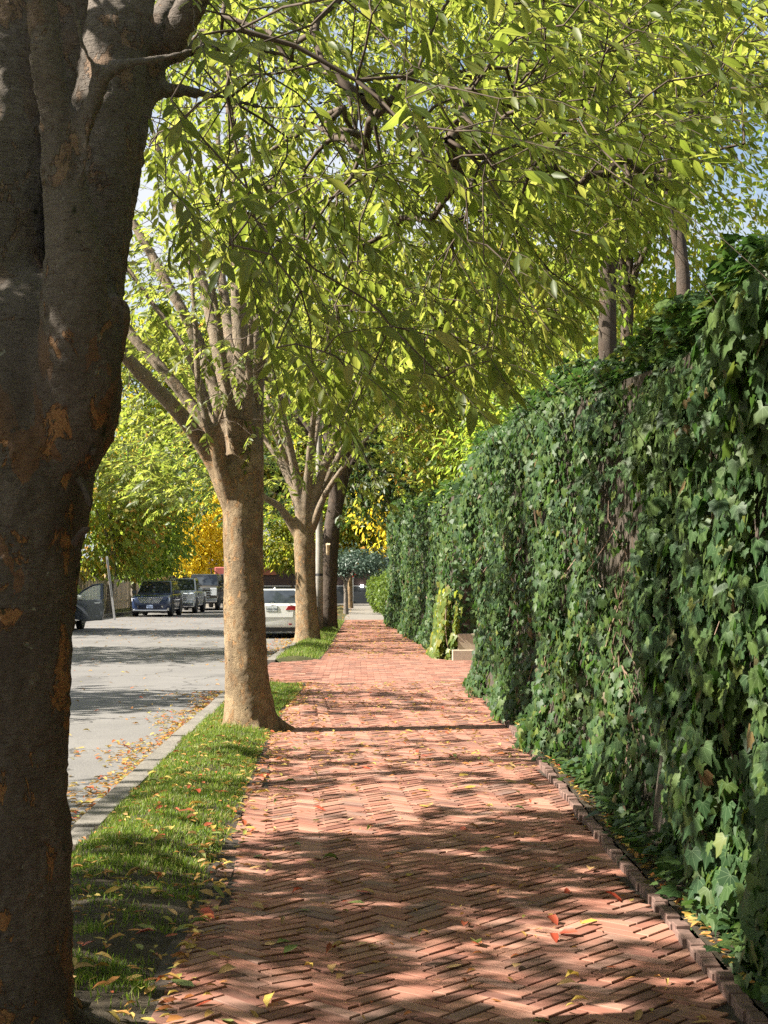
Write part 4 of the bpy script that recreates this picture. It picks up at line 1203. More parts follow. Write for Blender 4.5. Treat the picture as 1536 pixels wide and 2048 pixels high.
bg_tree('tall thin crowned tree far behind the right garden', (20, 90, -.02), 6, (18, 90, 11), (7, 5, 6), 200, 28, 'turning', .4, 'bark_dark', .35, 'tall trees closing the view', 5.0, 38, thr=-.1)
bg_tree('low green tree right behind the ivy wall by the driveway', (4.8, 34, -.02), 2.4, (4.0, 34, 4.3), (1.9, 2.4, 1.9), 200, 32, 'green', .13, 'bark_dark', .12, 'garden trees behind the wall', 2.5, 39)
# street trees on the other pavement, out to the left: they shade the road
for (x, y, sd, lab) in ((-13.0, 9, 41, 'street tree across the road, nearest to us'), (-13.2, 21.5, 42, 'street tree across the road, second from us'), (-13.0, 35, 43, 'street tree across the road, third from us'), (-13.2, 49, 44, 'street tree across the road beside the open car door')):
    bg_tree(lab, (x, y, -.02), 3.2, (x - .6, y, 6.2), (3.6, 3.6, 3.0), 170, 24, 'green', .26, 'bark_grey', .22, 'street trees across the road', 3.2, sd, thr=-.05, freq=.5)

bg_tree('unseen street tree added on the verge behind the viewpoint to block skylight', (-1.2, -5.4, -.02), 3.2, (-1.0, -5.4, 6.8), (5.0, 4.6, 3.4), 260, 26, 'green', .22, 'bark', .26, 'zelkova trees along the kerb', 3.2, 45)  # added for the light: closes the open sky behind the camera
bg_tree('unseen garden tree added behind the near ivy wall to block skylight', (6.5, 3.0, -.02), 3.0, (6.3, 3.0, 7.0), (3.4, 4.0, 4.0), 260, 26, 'green', .24, 'bark_dark', .25, 'garden trees behind the wall', 2.6, 46)  # added out of view to hold back skylight from the right
bg_tree('second unseen garden tree added behind the near ivy wall to block skylight', (8.6, 11, -.02), 3.0, (8.6, 11, 7.0), (3.0, 4.0, 4.0), 240, 26, 'green', .24, 'bark_dark', .25, 'garden trees behind the wall', 2.6, 47)  # likewise added out of view, deepens the foreground shade
bg_tree('low lime tree behind the wall, right of the three trunks', (8.0, 31, -.02), 2.4, (7.6, 31, 4.9), (2.0, 2.4, 2.0), 200, 30, 'lime', .15, 'bark_dark', .14, 'garden trees behind the wall', 2.6, 48)
bg_tree('yellowing tree behind the wall between the grey trunks', (7.2, 40, -.02), 2.4, (6.9, 40, 6.4), (1.9, 2.4, 2.6), 200, 30, 'turning', .17, 'bark_dark', .14, 'garden trees behind the wall', 3.0, 49)
# clipped round shrubs by the far path
def shrub(label, c, r, n, leaf, size, seed, group, name='round_shrub'):
    root = thing(name, label, 'shrub', group, (c[0], c[1], 0))
    b = np.array([c[0], c[1], 0.])
    v, t_ = merge([tube_vt(spline([(c[0], c[1], -.05), (c[0] + .1 * k, c[1] + .08, c[2] * .5), (c[0] + .3 * k, c[1], c[2])], 6), np.linspace(.04, .015, 6), 6) for k in (-1, 0, 1)])
    link('stem', make_mesh('stem', v - b, t_), M['bark_dark'], root)
    q = norm(rng.normal(0, 1, (n, 3))) * (rng.uniform(.35, 1, (n, 1)) ** .35)
    q *= 1 + .09 * vnoise(q, 3, seed)[:, None]
    P = q * np.array(r) + np.array(c); P = P[P[:, 2] > .02]
    k = len(P)
    o_ = norm(P - np.array(c))
    tag(link('foliage', leaf_mesh('foliage', LEAF_C, o_ + rng.normal(0, .7, (k, 3)), o_ + np.array([0, 0, .4]) + rng.normal(0, .5, (k, 3)), size * np.exp(rng.normal(0, .2, k)), P - b), M[leaf], root), kind='stuff')
    return root
shrub('clipped round green shrub leaning over the far path', (1.22, 75, 1.05), (.80, 1.4, 1.05), 3800, 'box_leaf', .10, 1, 'round shrubs past the ivy')
shrub('round green shrub hard against the dark ivy pillar', (1.45, 66, 1.0), (.72, 1.5, 1.0), 3800, 'box_leaf', .10, 2, 'round shrubs past the ivy')
shrub('shrub in yellow green leaf topping the ivy wall by the hollow', (2.75, 12.6, 3.15), (.55, 1.2, .6), 900, 'green', .085, 3, None, 'wall_top_shrub')
shrub('airy shrub topping the ivy wall towards the driveway', (2.7, 17, 3.3), (.6, 2.2, .55), 1200, 'green', .085, 4, None, 'wall_top_shrub')

# ------------------------------------------------------------------ grass
def grass(name, label, y0, y1, n, hgt, xa, xb, par, seed):
    r = np.random.default_rng(seed)
    y = r.uniform(y0, y1, n); a, b = xa(y), xb(y)
    x = a + (b - a) * r.random(n)
    P = np.column_stack([x, y, np.zeros(n)])
    bare = .55 * vnoise(P, 1.5, 51) + .6 * vnoise(P, 4.2, 52) + .3 * vnoise(P, 11, 54) + .04
    nearbare = np.clip((8.5 - y) / 3.5, 0, 1.1)
    nearbare2 = .35 * np.clip((11.5 - y) / 3, 0, 1)
    dt1 = np.hypot(x - t1[0], (y - t1[1]) * .8)
    keep = (bare + r.normal(0, .3, n) > -.55 + nearbare * .62 + nearbare2) & (dt1 > .5) & (np.hypot(x - t2[0], y - t2[1]) > .30)
    x, y = x[keep], y[keep]
    n = len(x)
    P = np.column_stack([x, y, vz(x, y) - .006])
    tuft = vnoise(P, 9, 53)
    h = hgt * (1 + .45 * tuft) * np.exp(r.normal(0, .25, n))
    tv_ = np.array([(-.5, 0, 0), (.5, 0, 0), (-.36, .55, .0), (.36, .55, .0), (0, 1, .0)])
    # bend baked by leaning the upper half
    tv_[2:4, 2] = .10; tv_[4, 2] = .36
    tt_ = np.array([(0, 1, 3), (0, 3, 2), (2, 3, 4)])
    az = r.uniform(0, 2 * np.pi, n)
    lean = r.normal(0, .28, (n, 2))
    d = np.column_stack([lean, np.ones(n)])
    nn = np.column_stack([np.cos(az), np.sin(az), np.zeros(n)])
    S = np.column_stack([r.uniform(.004, .0065, n) * (1 + .06 * y / 2), h, h])
    V, T = instanced(tv_, tt_, frames(d, nn), S, P)
    g = link(name, make_mesh(name, V, T, tint=np.repeat(r.random(n) ** 1.0, 5)), M['grass'], par)
    return tag(g, kind='stuff')
gx0 = lambda y: XC(y) + .21
gx1 = lambda y: XL(y) - .07
g1 = grass('grass', '', 5.0, 15, 46000, .036, gx0, gx1, verge1, 1)
g2 = grass('grass', '', 15, DRIVE0 - .5, 32000, .046, gx0, gx1, verge1, 2)
g3 = grass('grass', '', DRIVE1 + .25, 60, 20000, .065, gx0, lambda y: XL(y) - .02, verge2, 3)

# ------------------------------------------------------------------ fallen leaves
def curled(seed, w=.24, curl=.3):
    V, T, L = pinnate_light(w, .05, 0)
    V = V.copy()
    r = np.random.default_rng(seed)
    V[:, 2] += curl * (np.abs(V[:, 0]) / w) ** 1.5 * .16 + .16 * curl * np.sin(V[:, 1] * 3 + r.uniform(0, 3))
    V[:, 2] -= V[:, 2].min()
    V[:, 1] -= .5
    return V, T, L
CURL = [curled(1, .20, .35), curled(2, .25, .6), curled(3, .14, .9), curled(4, .22, .2)]
fallen_mats = [('leaf_brown', 'tan brown', .40), ('leaf_red', 'dark red', .18), ('leaf_yellow', 'yellow', .22), ('leaf_green', 'pale green', .20)]
meshes = {}
for mi, (mk, word, pr) in enumerate(fallen_mats):
    for ci, c in enumerate(CURL):
        me = make_mesh('fallen_leaf', c[0], c[1], tint=np.zeros(len(c[0])), luv=c[2], smooth=True); me.materials.append(M[mk])
        meshes[mi, ci] = me
def surface_z(x, y):
    x = np.asarray(x, float); y = np.asarray(y, float)
    z = heave(x, y) + .004
    on_v = (x < XL(y) - .05) & (x > XC(y) + .2)
    z = np.where(on_v, vz(x, y) + .02, z)
    z = np.where((x <= XC(y) + .2) & (x > XC(y) + .0), .004, z)
    z = np.where(x <= XC(y), ROAD_Z + .004, z)
    z = np.where((x > XR(y) + .1), .045, z)
    z = np.where((x > XR(y)) & (x <= XR(y) + .1), .075, z)
    return z
where = [('path', 'lying on the herringbone brick path', 120), ('verge', 'lying on the grass verge', 55), ('gutter', 'lying in the gutter beside the kerb', 35), ('border', 'caught along the left brick edging', 40)]
for key, phrase, cnt in where:
    for k in range(cnt):
        y = 5.6 + (rng.random() ** 1.25) * (9.5 if key != 'gutter' else 12)
        if key == 'path': x = XL(y) + .15 + (XR(y) - XL(y) - .2) * (rng.random() ** 1.3)
        elif key == 'verge': x = XC(y) + .25 + (XL(y) - XC(y) - .35) * rng.random()
        elif key == 'border': x = XL(y) + rng.normal(.02, .07); y = 5.6 + rng.random() * 9
        else: y += 6; x = XC(y) - .03 - abs(rng.normal(0, .22))
        mi = int(rng.choice(4, p=[m[2] for m in fallen_mats])); ci = int(rng.integers(4))
        o = link('fallen_leaf', meshes[mi, ci])
        s = float(np.clip(rng.normal(.084, .02), .04, .13))
        if k == 0 and key == 'path': s = .1
        f = frames(np.array([[math.cos(a := rng.uniform(0, 6.28)), math.sin(a), rng.normal(0, .18)]]), np.array([[rng.normal(0, .25), rng.normal(0, .25), 1]]))[0]
        place_frame(o, f, (float(x), float(y), float(surface_z(x, y)) + .003), s)
        depth = 'near foreground' if y < 7.6 else 'further up' if y < 10.8 else 'towards the second tree'
        if key == 'path':
            u = (x - XL(y)) / (XR(y) - XL(y))
            phrase_ = ('on the left side' if u < .36 else 'in the middle' if u < .66 else 'on the right side') + ' of the brick path'
        else: phrase_ = phrase
        tag(o, f'{fallen_mats[mi][1]} fallen leaf {phrase_}, {depth}', 'leaf', f'{fallen_mats[mi][1]} fallen leaves {phrase_} {depth}')
for (x, y, mi, ci, sz_, lab) in ((at(540, 1888, 6.75)[0], 6.75, 0, 3, .085, 'broad tan leaf, nearest one on the left of the path'), (at(660, 1893, 6.7)[0], 6.7, 1, 2, .12, 'large curled dark red leaf on the sunny near path'),
        (at(712, 1806, 7.6)[0], 7.6, 3, 0, .10, 'long green leaf lying beside a red one mid path'), (at(725, 1810, 7.5)[0], 7.5, 1, 0, .07, 'small red leaf lying against a long green one'),
        (at(928, 1841, 7.2)[0], 7.2, 1, 1, .075, 'dark red leaf alone on the right half of the path'), (at(1378, 1835, 7.0)[0], 7.0, 2, 1, .085, 'round golden leaf on the soil in front of the near ivy'),
        (at(1180, 1735, 8.5)[0], 8.5, 0, 1, .10, 'curled tan leaf on the path close to the brick border'), (at(455, 1945, 6.2)[0], 6.2, 0, 1, .11, 'curled brown leaf beside the root of the nearest tree'),
        (at(365, 1975, 6.05)[0], 6.05, 3, 3, .13, 'long pale green leaf at the near left corner of the path'), (at(1160, 1998, 5.9)[0], 5.9, 2, 2, .07, 'small yellow leaf on the near right of the path')):
    o = link('fallen_leaf', meshes[mi, ci]); a = rng.uniform(0, 6.28)
    place_frame(o, frames(np.array([[math.cos(a), math.sin(a), .08]]), np.array([[.1, -.2, 1.]]))[0], (float(x), float(y), float(surface_z(x, y)) + .004), sz_)
    tag(o, lab, 'leaf', None)
def litter(n, xs, ys, size):
    P = np.column_stack([xs, ys, surface_z(xs, ys) + .002])
    out = []
    ci = rng.integers(0, 4, n)
    tl = []
    for c in range(4):
        m = ci == c; k = m.sum()
        if not k: continue
        a = rng.uniform(0, 6.28, k)
        f = frames(np.column_stack([np.cos(a), np.sin(a), rng.normal(0, .15, k)]), np.column_stack([rng.normal(0, .2, (k, 2)), np.ones(k)]))
        V, T = instanced(CURL[c][0], CURL[c][1], f, size[m], P[m]); out.append((V, T)); tl.append(np.repeat(rng.random(k), len(CURL[c][0])))
    V, T = merge(out)
    return V, T, np.concatenate(tl)
chunks = []
n = 900; ys = rng.uniform(13, 24, n); xs = XL(ys) + (XR(ys) - XL(ys)) * rng.random(n) ** 1.2; chunks.append(litter(n, xs, ys, rng.uniform(.045, .085, n)))
n = 420; ys = 5.2 + rng.random(n) * 9; xs = XL(ys) + (XR(ys) - XL(ys)) * rng.random(n); chunks.append(litter(n, xs, ys, rng.uniform(.018, .055, n)))
n = 750; ys = rng.uniform(31.5, 60, n); xs = XL(ys) + (XR(ys) - XL(ys)) * rng.random(n); chunks.append(litter(n, xs, ys, rng.uniform(.06, .11, n)))
n = 1700; ys = rng.uniform(9, 24, n); xs = XC(ys) - np.abs(rng.normal(0, .26, n)) * (1 + .5 * np.sin(ys * 1.7)); chunks.append(litter(n, xs, ys, rng.uniform(.05, .085, n)))
n = 900; ys = rng.uniform(31, 52, n); xs = XC(ys) - np.abs(rng.normal(0, .4, n)); chunks.append(litter(n, xs, ys, rng.uniform(.06, .1, n)))
n = 900; ys = rng.uniform(12, 75, n); xs = rng.uniform(-11, -2.2, n); chunks.append(litter(n, xs, ys, rng.uniform(.05, .1, n)))
n = 850; ys = 5 + 19 * rng.random(n) ** 1.5; xs = XC(ys) + .22 + (XL(ys) - XC(ys) - .3) * rng.random(n); chunks.append(litter(n, xs, ys, rng.uniform(.03, .085, n)))
n = 900; ys = rng.uniform(4.5, 23, n); xs = XR(ys) + .08 + np.abs(rng.normal(0, .1, n)); chunks.append(litter(n, xs, ys, rng.uniform(.03, .07, n)))
n = 500; ys = rng.uniform(5, 24, n); xs = XL(ys) + rng.normal(-.03, .07, n); chunks.append(litter(n, xs, ys, rng.uniform(.04, .085, n)))
n = 300; ys = rng.uniform(60, 96, n); xs = rng.uniform(-1.4, -.3, n); chunks.append(litter(n, xs, ys, rng.uniform(.07, .12, n)))
V, T = merge([(c[0], c[1]) for c in chunks])
lo = link('leaf_litter', make_mesh('leaf_litter', V, T, tint=np.concatenate([c[2] for c in chunks]), smooth=True), M['litter'])
tag(lo, 'scattered small autumn leaves over path, verge and road', 'leaf litter', None, 'stuff')

# ivy shoots creeping over the brick border
n = 1500
ys = rng.uniform(3.5, 23.5, n); xs = XR(ys) + .12 + np.abs(rng.normal(0, .12, n)) - .1 * (rng.random(n) < .06)
Pc = np.column_stack([xs, ys, .05 + .12 * rng.random(n)])
gc = link('creeping_ivy', leaf_mesh('creeping_ivy', IVY, rng.normal(0, 1, (n, 3)) * np.array([1, 1, .2]) + np.array([-.5, 0, -.1]), np.array([[-.3, 0, 1.]]) + rng.normal(0, .35, (n, 3)), .06 * np.exp(rng.normal(0, .3, n)), Pc), M['ivy'])
tag(gc, 'low ivy shoots creeping along the soil behind the brick border', 'ivy', None, 'stuff')
# ------------------------------------------------------------------ vehicles
def paint(name, col, metal=.35, rough=.28):
    t = NT(name)
    n = t.noise(9, 5)
    t.color(t.mix(t.rangef(n, .35, .7, 0, .25), col, tuple(c * .75 + .02 for c in col)))
    t.set(Roughness=rough, Metallic=metal); t.b.inputs['Coat Weight'].default_value = .6; t.b.inputs['Coat Roughness'].default_value = .08
    return t.m
M['paint_grey'] = paint('grey_car_paint', (.075, .085, .105), .2, .22)
M['paint_navy'] = paint('navy_car_paint', (.02, .035, .085), .15, .2)
M['paint_silver'] = paint('silver_car_paint', (.46, .50, .56), .2, .25)
M['paint_brown'] = paint('dark_bronze_paint', (.07, .06, .05))
M['paint_white'] = paint('pearl_white_paint', (.68, .68, .66), .05)
M['paint_black'] = paint('black_truck_paint', (.02, .02, .022))
g = NT('car_glass'); g.color(g.mix(g.rangef(g.noise(2, 3), .35, .65), (.012, .016, .02), (.03, .036, .042))); g.set(Roughness=.04); g.b.inputs['Specular IOR Level'].default_value = .9
M['glass'] = g.m
M['tyre'] = plain('tyre_rubber', (.016, .016, .017), .8)
M['chrome'] = plain('chrome', (.72, .73, .75), .18, 1.0)
M['rim'] = plain('alloy_rim', (.38, .39, .41), .35, .9)
M['trim'] = plain('black_trim', (.018, .018, .02), .55)
M['lamp'] = plain('headlamp_lens', (.75, .78, .82), .12, .3)
M['tail'] = plain('tail_lamp_red', (.34, .012, .02), .15)
M['plate'] = plain('number_plate', (.62, .66, .68), .5)
M['plate_blue'] = plain('blue_plate', (.45, .55, .78), .5)
M['ink'] = plain('plate_ink', (.03, .05, .10), .6)

def loft(rings):
    rings = [np.asarray(r, float) for r in rings]; n = len(rings[0])
    V = np.concatenate(rings); F = []
    for i in range(len(rings) - 1):
        for j in range(n):
            k = (j + 1) % n
            F.append((i * n + j, i * n + k, (i + 1) * n + k, (i + 1) * n + j))
    return V, F + [tuple(range(n))[::-1], tuple(range((len(rings) - 1) * n, len(rings) * n))]

def poly(name, V, F, mat, parent, smooth=False, bevel=0, seg=2):
    me = bpy.data.meshes.new(name); me.from_pydata([tuple(map(float, v)) for v in V], [], F); me.update()
    o = link(name, me, mat, parent)
    if smooth:
        me.polygons.foreach_set('use_smooth', np.ones(len(me.polygons), bool))
    if bevel:
        m = o.modifiers.new('bevel', 'BEVEL'); m.width = bevel; m.segments = seg; m.limit_method = 'ANGLE'; m.angle_limit = R(25)
    return o

def slab(name, quad, th, mat, parent, bevel=0):
    """thin panel from four corners, pushed out by th along its normal"""
    q = np.asarray(quad, float); nrm_ = norm(np.cross(q[1] - q[0], q[-1] - q[0]))
    k = len(q)
    V = np.vstack([q - nrm_ * .02, q + nrm_ * th])
    F = [tuple(range(k))[::-1], tuple(range(k, 2 * k))] + [(i, (i + 1) % k, k + (i + 1) % k, k + i) for i in range(k)]
    return poly(name, V, F, mat, parent, bevel=bevel)

def ring(y, hw, zb, zt, round_=.1):
    r = round_
    h = [(hw * .80, zb), (hw * .97, zb + .07), (hw, zb + (zt - zb) * .45), (hw * .985, zt - r * 1.3), (hw * .95, zt - r * .4), (hw * .84, zt)]
    return [(x, y, z) for x, z in h] + [(-x, y, z) for x, z in h[::-1]]

def wheel(parent, x, y, r, w, side):
    prof = [(-w / 2, r * .62), (-w / 2, r * .93), (-w / 2 + .025, r), (w / 2 - .025, r), (w / 2, r * .93), (w / 2, r * .62)]
    def lathe(prof, n=28):
        V, F = [], []
        for i in range(n):
            a = i * 2 * np.pi / n
            V += [(x + p, y + q * math.cos(a), r + q * math.sin(a)) for p, q in prof]
        k = len(prof)
        for i in range(n):
            for j in range(k - 1):
                a, b = i * k + j, ((i + 1) % n) * k + j
                F.append((a, a + 1, b + 1, b))
        return V, F
    V, F = lathe(prof)
    wo = poly('wheel', V, F, M['tyre'], parent)
    s = side
    V, F = lathe([(s * w * .42, r * .62), (s * w * .36, r * .54), (s * w * .20, r * .50), (s * w * .16, .02)])
    poly('rim', V, F, M['rim'], wo, True)
    parts = []
    for i in range(6):
        a = i * math.pi / 3
        parts.append(cyl_vt((x + s * w * .3, y + .05 * math.cos(a), r + .05 * math.sin(a)), (x + s * w * .36, y + r * .56 * math.cos(a), r + r * .56 * math.sin(a)), .03, .024, 6))
    V, T = merge(parts)
    link('spokes', make_mesh('spokes', V, T), M['chrome'], wo)

def text_part(name, body, size, mat, parent, loc, rot, shear=0, extrude=.002):
    o = link(name, TEXT[body], mat, parent, loc); o.rotation_euler = rot
    return o

def vehicle(label, loc, rotz_, col, L, W, H, belt, hood, cowl, roof0, roof1, rear, tail_z, clear, wr, wb0, wb1, group=None, deck=None, name='parked_car', cat='car', mirrors=True, skip_door=False):
    """front at y=0 looking to -y, rear at y=L"""
    root = thing(name, label, cat, group, loc); root.rotation_euler = (0, 0, rotz_)
    hw = W / 2; P = M[col]
    rings = [ring(0.0, hw * .80, clear + .10, hood - .20), ring(.06, hw * .88, clear + .03, hood - .10), ring(.22, hw * .955, clear, hood - .035), ring(.5, hw * .985, clear, hood), ring(cowl, hw, clear, belt),
             ring((cowl + L) / 2, hw, clear, belt + .01), ring(L - .5, hw * .99, clear, tail_z), ring(L - .12, hw * .96, clear + .03, tail_z - .02), ring(L, hw * .86, clear + .12, tail_z - .12)]
    V, F = loft(rings)
    poly('body', V, F, P, root, True, .02)
    # cabin
    a, b = hw * .90, hw * .74
    y0, y1, y2, y3 = cowl - .05, roof0, roof1, rear
    zt = H
    def gh(f, inset=0):  # cabin section corner points at height fraction f
        z = belt - .04 + (zt - belt + .04) * f
        hwf = a + (b - a) * f
        return (hwf, y0 + (y1 - y0) * f, y3 + (y2 - y3) * f, z)
    rg = []
    for f in (0, .35, .7, .93, 1.0):
        w_, ya, yb, z = gh(f)
        if f == 1.0: w_ -= .06; ya += .10; yb -= .10
        rg.append([(-w_ * .96, ya, z), (0, ya - .05, z), (w_ * .96, ya, z), (w_, ya + .12, z), (w_, yb - .12, z), (w_ * .96, yb, z), (0, yb + .04, z), (-w_ * .96, yb, z), (-w_, yb - .12, z), (-w_, ya + .12, z)])
    V, F = loft(rg)
    poly('cabin', V, F, P, root, True, .015)
    w0, ya0, yb0, z0 = gh(.10); w1, ya1, yb1, z1 = gh(.90)
    slab('windscreen', [(w0 * .92, ya0, z0), (w1 * .90, ya1, z1), (0, ya1 - .05, z1), (-w1 * .90, ya1, z1), (-w0 * .92, ya0, z0), (0, ya0 - .05, z0)][::-1], .012, M['glass'], root)
    slab('rear_window', [(w0 * .90, yb0, z0), (w1 * .86, yb1, z1), (0, yb1 + .04, z1), (-w1 * .86, yb1, z1), (-w0 * .90, yb0, z0), (0, yb0 + .04, z0)], .012, M['glass'], root)
    for s in (-1, 1):
        ym = (y0 + y3) / 2 + .1
        q = [(s * w0, ya0 + .22, z0), (s * w0, ym - .05, z0), (s * w1, ym - .05, z1), (s * w1, ya1 + .16, z1)]
        q2 = [(s * w0, ym + .05, z0), (s * w0, yb0 - .26, z0), (s * w1, yb1 - .22, z1), (s * w1, ym + .05, z1)]
        for qq in (q, q2):
            slab('side_window', qq if s > 0 else qq[::-1], .006, M['glass'], root)
        for yy in (wb0, wb1):
            vv = [(s * (hw - .10), yy + (wr + .07) * math.cos(t_), wr + (wr + .07) * math.sin(t_)) for t_ in np.linspace(-.35, math.pi + .35, 15)]
            slab('wheel_arch', vv if s > 0 else vv[::-1], .107, M['trim'], root)
            wheel(root, s * (hw - .115), yy, wr, .23, s)
        if mirrors and not (skip_door and s > 0):
            mo = box('mirror', (s * hw * .96 if s > 0 else s * hw * .96 - .22, s * hw * .96 + .22 if s > 0 else s * hw * .96, cowl + .28, cowl + .40, belt + .0, belt + .16), P, root, .03)
        # door seams and sill
        for yy in (cowl + .25, (cowl + rear) / 2 + .15):
            slab('door_seam', ([(s * hw, yy, clear + .15), (s * hw, yy + .012, clear + .15), (s * hw, yy + .012, belt - .08), (s * hw, yy, belt - .08)])[::s], .001, M['trim'], root)
        for yy in (cowl + 1.05, (cowl + rear) / 2 + .95):
            box('door_handle', (s * hw - .02, s * hw + .025, yy, yy + .17, belt - .20, belt - .16), M['chrome'], root, .008)
    box('underbody', (-hw * .82, hw * .82, .25, L - .25, clear - .06, clear + .12), M['trim'], root, .02)
    return root, hw

def front_face(root, hw, hood, clear, W, grille='slat'):
    yf = .0
    if grille == 'lattice':
        zc0, zc1 = clear + .36, hood - .15
        slab('grille', [(hw * .62, .03, zc1), (hw * .50, .02, zc0), (-hw * .50, .02, zc0), (-hw * .62, .03, zc1)], .03, M['trim'], root)
        pts = []
        for r_ in range(5):
            for c in range(-7, 8):
                x = (c + .5 * (r_ % 2)) * .082
                if abs(x) > hw * (.50 + .03 * r_): continue
                z = zc0 + .05 + r_ * .058
                pts.append((np.array([(x - .03, -.012, z), (x, -.022, z - .024), (x + .03, -.012, z), (x, -.022, z + .024), (x, -.03, z)]), np.array([(0, 1, 4), (1, 2, 4), (2, 3, 4), (3, 0, 4)])))
        V, T = merge(pts); link('grille_studs', make_mesh('grille_studs', V, T), M['chrome'], root)
        text_part('emblem', 'H', .15, M['chrome'], root, (0, -.035, zc0 + .2), (math.pi / 2, 0, 0), .3, .008)
        for s in (-1, 1):
            q = [(s * hw * .60, .05, zc1 + .02), (s * hw * .60, .05, zc0 + .1), (s * hw * .93, .17, zc0 + .12), (s * hw * .95, .20, zc1 + .03)]
            slab('headlight', q if s < 0 else q[::-1], .03, M['lamp'], root)
            q = [(s * hw * .56, .0, clear + .28), (s * hw * .56, .0, clear + .22), (s * hw * .92, .10, clear + .02), (s * hw * .92, .10, clear + .16)]
            slab('bumper_blade', q if s < 0 else q[::-1], .04, M['chrome'], root)
        slab('lower_intake', [(hw * .60, .02, clear + .30), (hw * .62, .02, clear + .12), (-hw * .62, .02, clear + .12), (-hw * .60, .02, clear + .30)], .02, M['trim'], root)
        box('skid_plate', (-hw * .86, hw * .86, -.04, .06, clear + .02, clear + .085), M['chrome'], root, .015)
        pl_ = box('number_plate', (-.15, .15, -.055, -.035, clear + .16, clear + .31), M['plate_blue'], root, .004)
        text_part('plate_text', 'LF 204', .085, M['ink'], pl_, (0, -.058, clear + .23), (math.pi / 2, 0, 0))
    else:
        z0, z1 = clear + .28, hood - .10
        slab('grille', [(hw * .60, .03, z1), (hw * .60, .03, z0), (-hw * .60, .03, z0), (-hw * .60, .03, z1)], .02, M['trim'], root)
        for k in range(4):
            zz = z0 + .05 + (z1 - z0 - .1) * k / 3
            box('grille_bar', (-hw * .58, hw * .58, -.03, .0, zz - .03, zz + .03), M['chrome'], root, .01)
        for s in (-1, 1):
            xa, xb = sorted((s * hw * .60, s * hw * .96))
            box('headlight', (xa, xb, -.01, .18, z0 + .12, z1 + .01), M['lamp'], root, .02)
        box('bumper', (-hw * .97, hw * .97, -.09, .12, clear + .02, clear + .24), M['chrome'], root, .03)
        box('number_plate', (-.15, .15, -.11, -.085, clear + .06, clear + .20), M['plate'], root, .004)

CARS_L = 'vehicles parked across the road facing us'
RZ = ROAD_Z + .006
# grey car with its driver's door open
gx = -10.55
grey, ghw = vehicle('grey car with its front door swung open towards the road', (gx, 50.8, RZ), 0, 'paint_grey', 4.65, 1.86, 1.68, 1.06, 1.0, 1.25, 1.95, 3.7, 4.45, 1.06, .24, .36, .85, 3.55, CARS_L, skip_door=True)
front_face(grey, ghw, 1.0, .24, 1.86, 'slat')
hinge = link('door', None, parent=grey, loc=(ghw - .02, 1.38, 0)); hinge.rotation_euler = (0, 0, R(-97))
# door outline in its own y-z plane (y runs from the hinge to the latch)
poly_y = [(0.02, .42), (.02, 1.04), (1.08, 1.08), (1.12, .75), (1.06, .38), (.5, .33)]
V = [(-.06, y_, z_) for y_, z_ in poly_y] + [(.04, y_, z_) for y_, z_ in poly_y]; n6 = len(poly_y)
poly('door_panel', V, [tuple(range(n6)), tuple(range(n6, 2 * n6))[::-1]] + [(i, n6 + i, n6 + (i + 1) % n6, (i + 1) % n6) for i in range(n6)], M['paint_grey'], hinge, bevel=.025)
fr = [(.04, 1.05), (.38, 1.36), (.72, 1.55), (1.06, 1.60), (1.08, 1.07)]
V, T = merge([tube_vt(np.array([(-.02, a_, b_) for a_, b_ in fr[:4]]), [.03] * 4, 6), tube_vt(np.array([(-.02, 1.03, 1.6), (-.02, 1.04, 1.07)]), [.055, .06], 6)])
link('window_frame', make_mesh('window_frame', V, T), M['paint_navy'], hinge)
dg = NT('door_glass'); dg.color(dg.mix(dg.rangef(dg.noise(3, 3), .3, .7), (.62, .70, .68), (.70, .78, .75))); dg.set(Roughness=.03, Alpha=.32); M['door_glass'] = dg.m
V = [(-.022, a_, b_) for a_, b_ in fr] + [(-.017, a_, b_) for a_, b_ in fr]
poly('window_pane', V, [(0, 1, 2, 3, 4), (9, 8, 7, 6, 5)] + [(i, 5 + i, 5 + (i + 1) % 5, (i + 1) % 5) for i in range(5)], M['door_glass'], hinge)
box('handle', (.035, .075, .80, 1.0, .93, .97), M['chrome'], hinge, .01)
box('mirror', (.02, .20, .10, .40, 1.06, 1.22), plain('mirror_cap', (.55, .56, .52), .3), hinge, .05)

navy, nhw = vehicle('dark navy crossover with a studded chrome grille, first of the facing row', (-9.75, 72.6, RZ), R(-1.5), 'paint_navy', 4.78, 1.90, 1.70, 1.06, 1.02, 1.3, 2.05, 4.0, 4.6, 1.1, .24, .37, .92, 3.68, CARS_L)
front_face(navy, nhw, 1.02, .24, 1.9, 'lattice')
for s in (-1, 1):
    v, t_ = tube_vt([(s * .62, 2.1, 1.70), (s * .62, 2.3, 1.745), (s * .62, 3.7, 1.745), (s * .62, 3.9, 1.70)], [.018] * 4, 6)
    link('roof_rail', make_mesh('roof_rail', v, t_), M['chrome'], navy)
silver, shw = vehicle('silver pickup behind the dark navy crossover', (-9.35, 79.6, RZ), R(-1.5), 'paint_silver', 5.3, 1.92, 1.82, 1.14, 1.10, 1.35, 2.0, 3.2, 3.5, 1.12, .32, .39, .95, 4.1, CARS_L, name='pickup_truck', cat='truck')
front_face(silver, shw, 1.10, .32, 1.92, 'slat')
for s in (-1, 1):
    v, t_ = tube_vt([(s * .62, 2.0, 1.82), (s * .62, 2.2, 1.87), (s * .62, 3.0, 1.87), (s * .62, 3.2, 1.82)], [.02] * 4, 6)
    link('roof_rail', make_mesh('roof_rail', v, t_), M['trim'], silver)
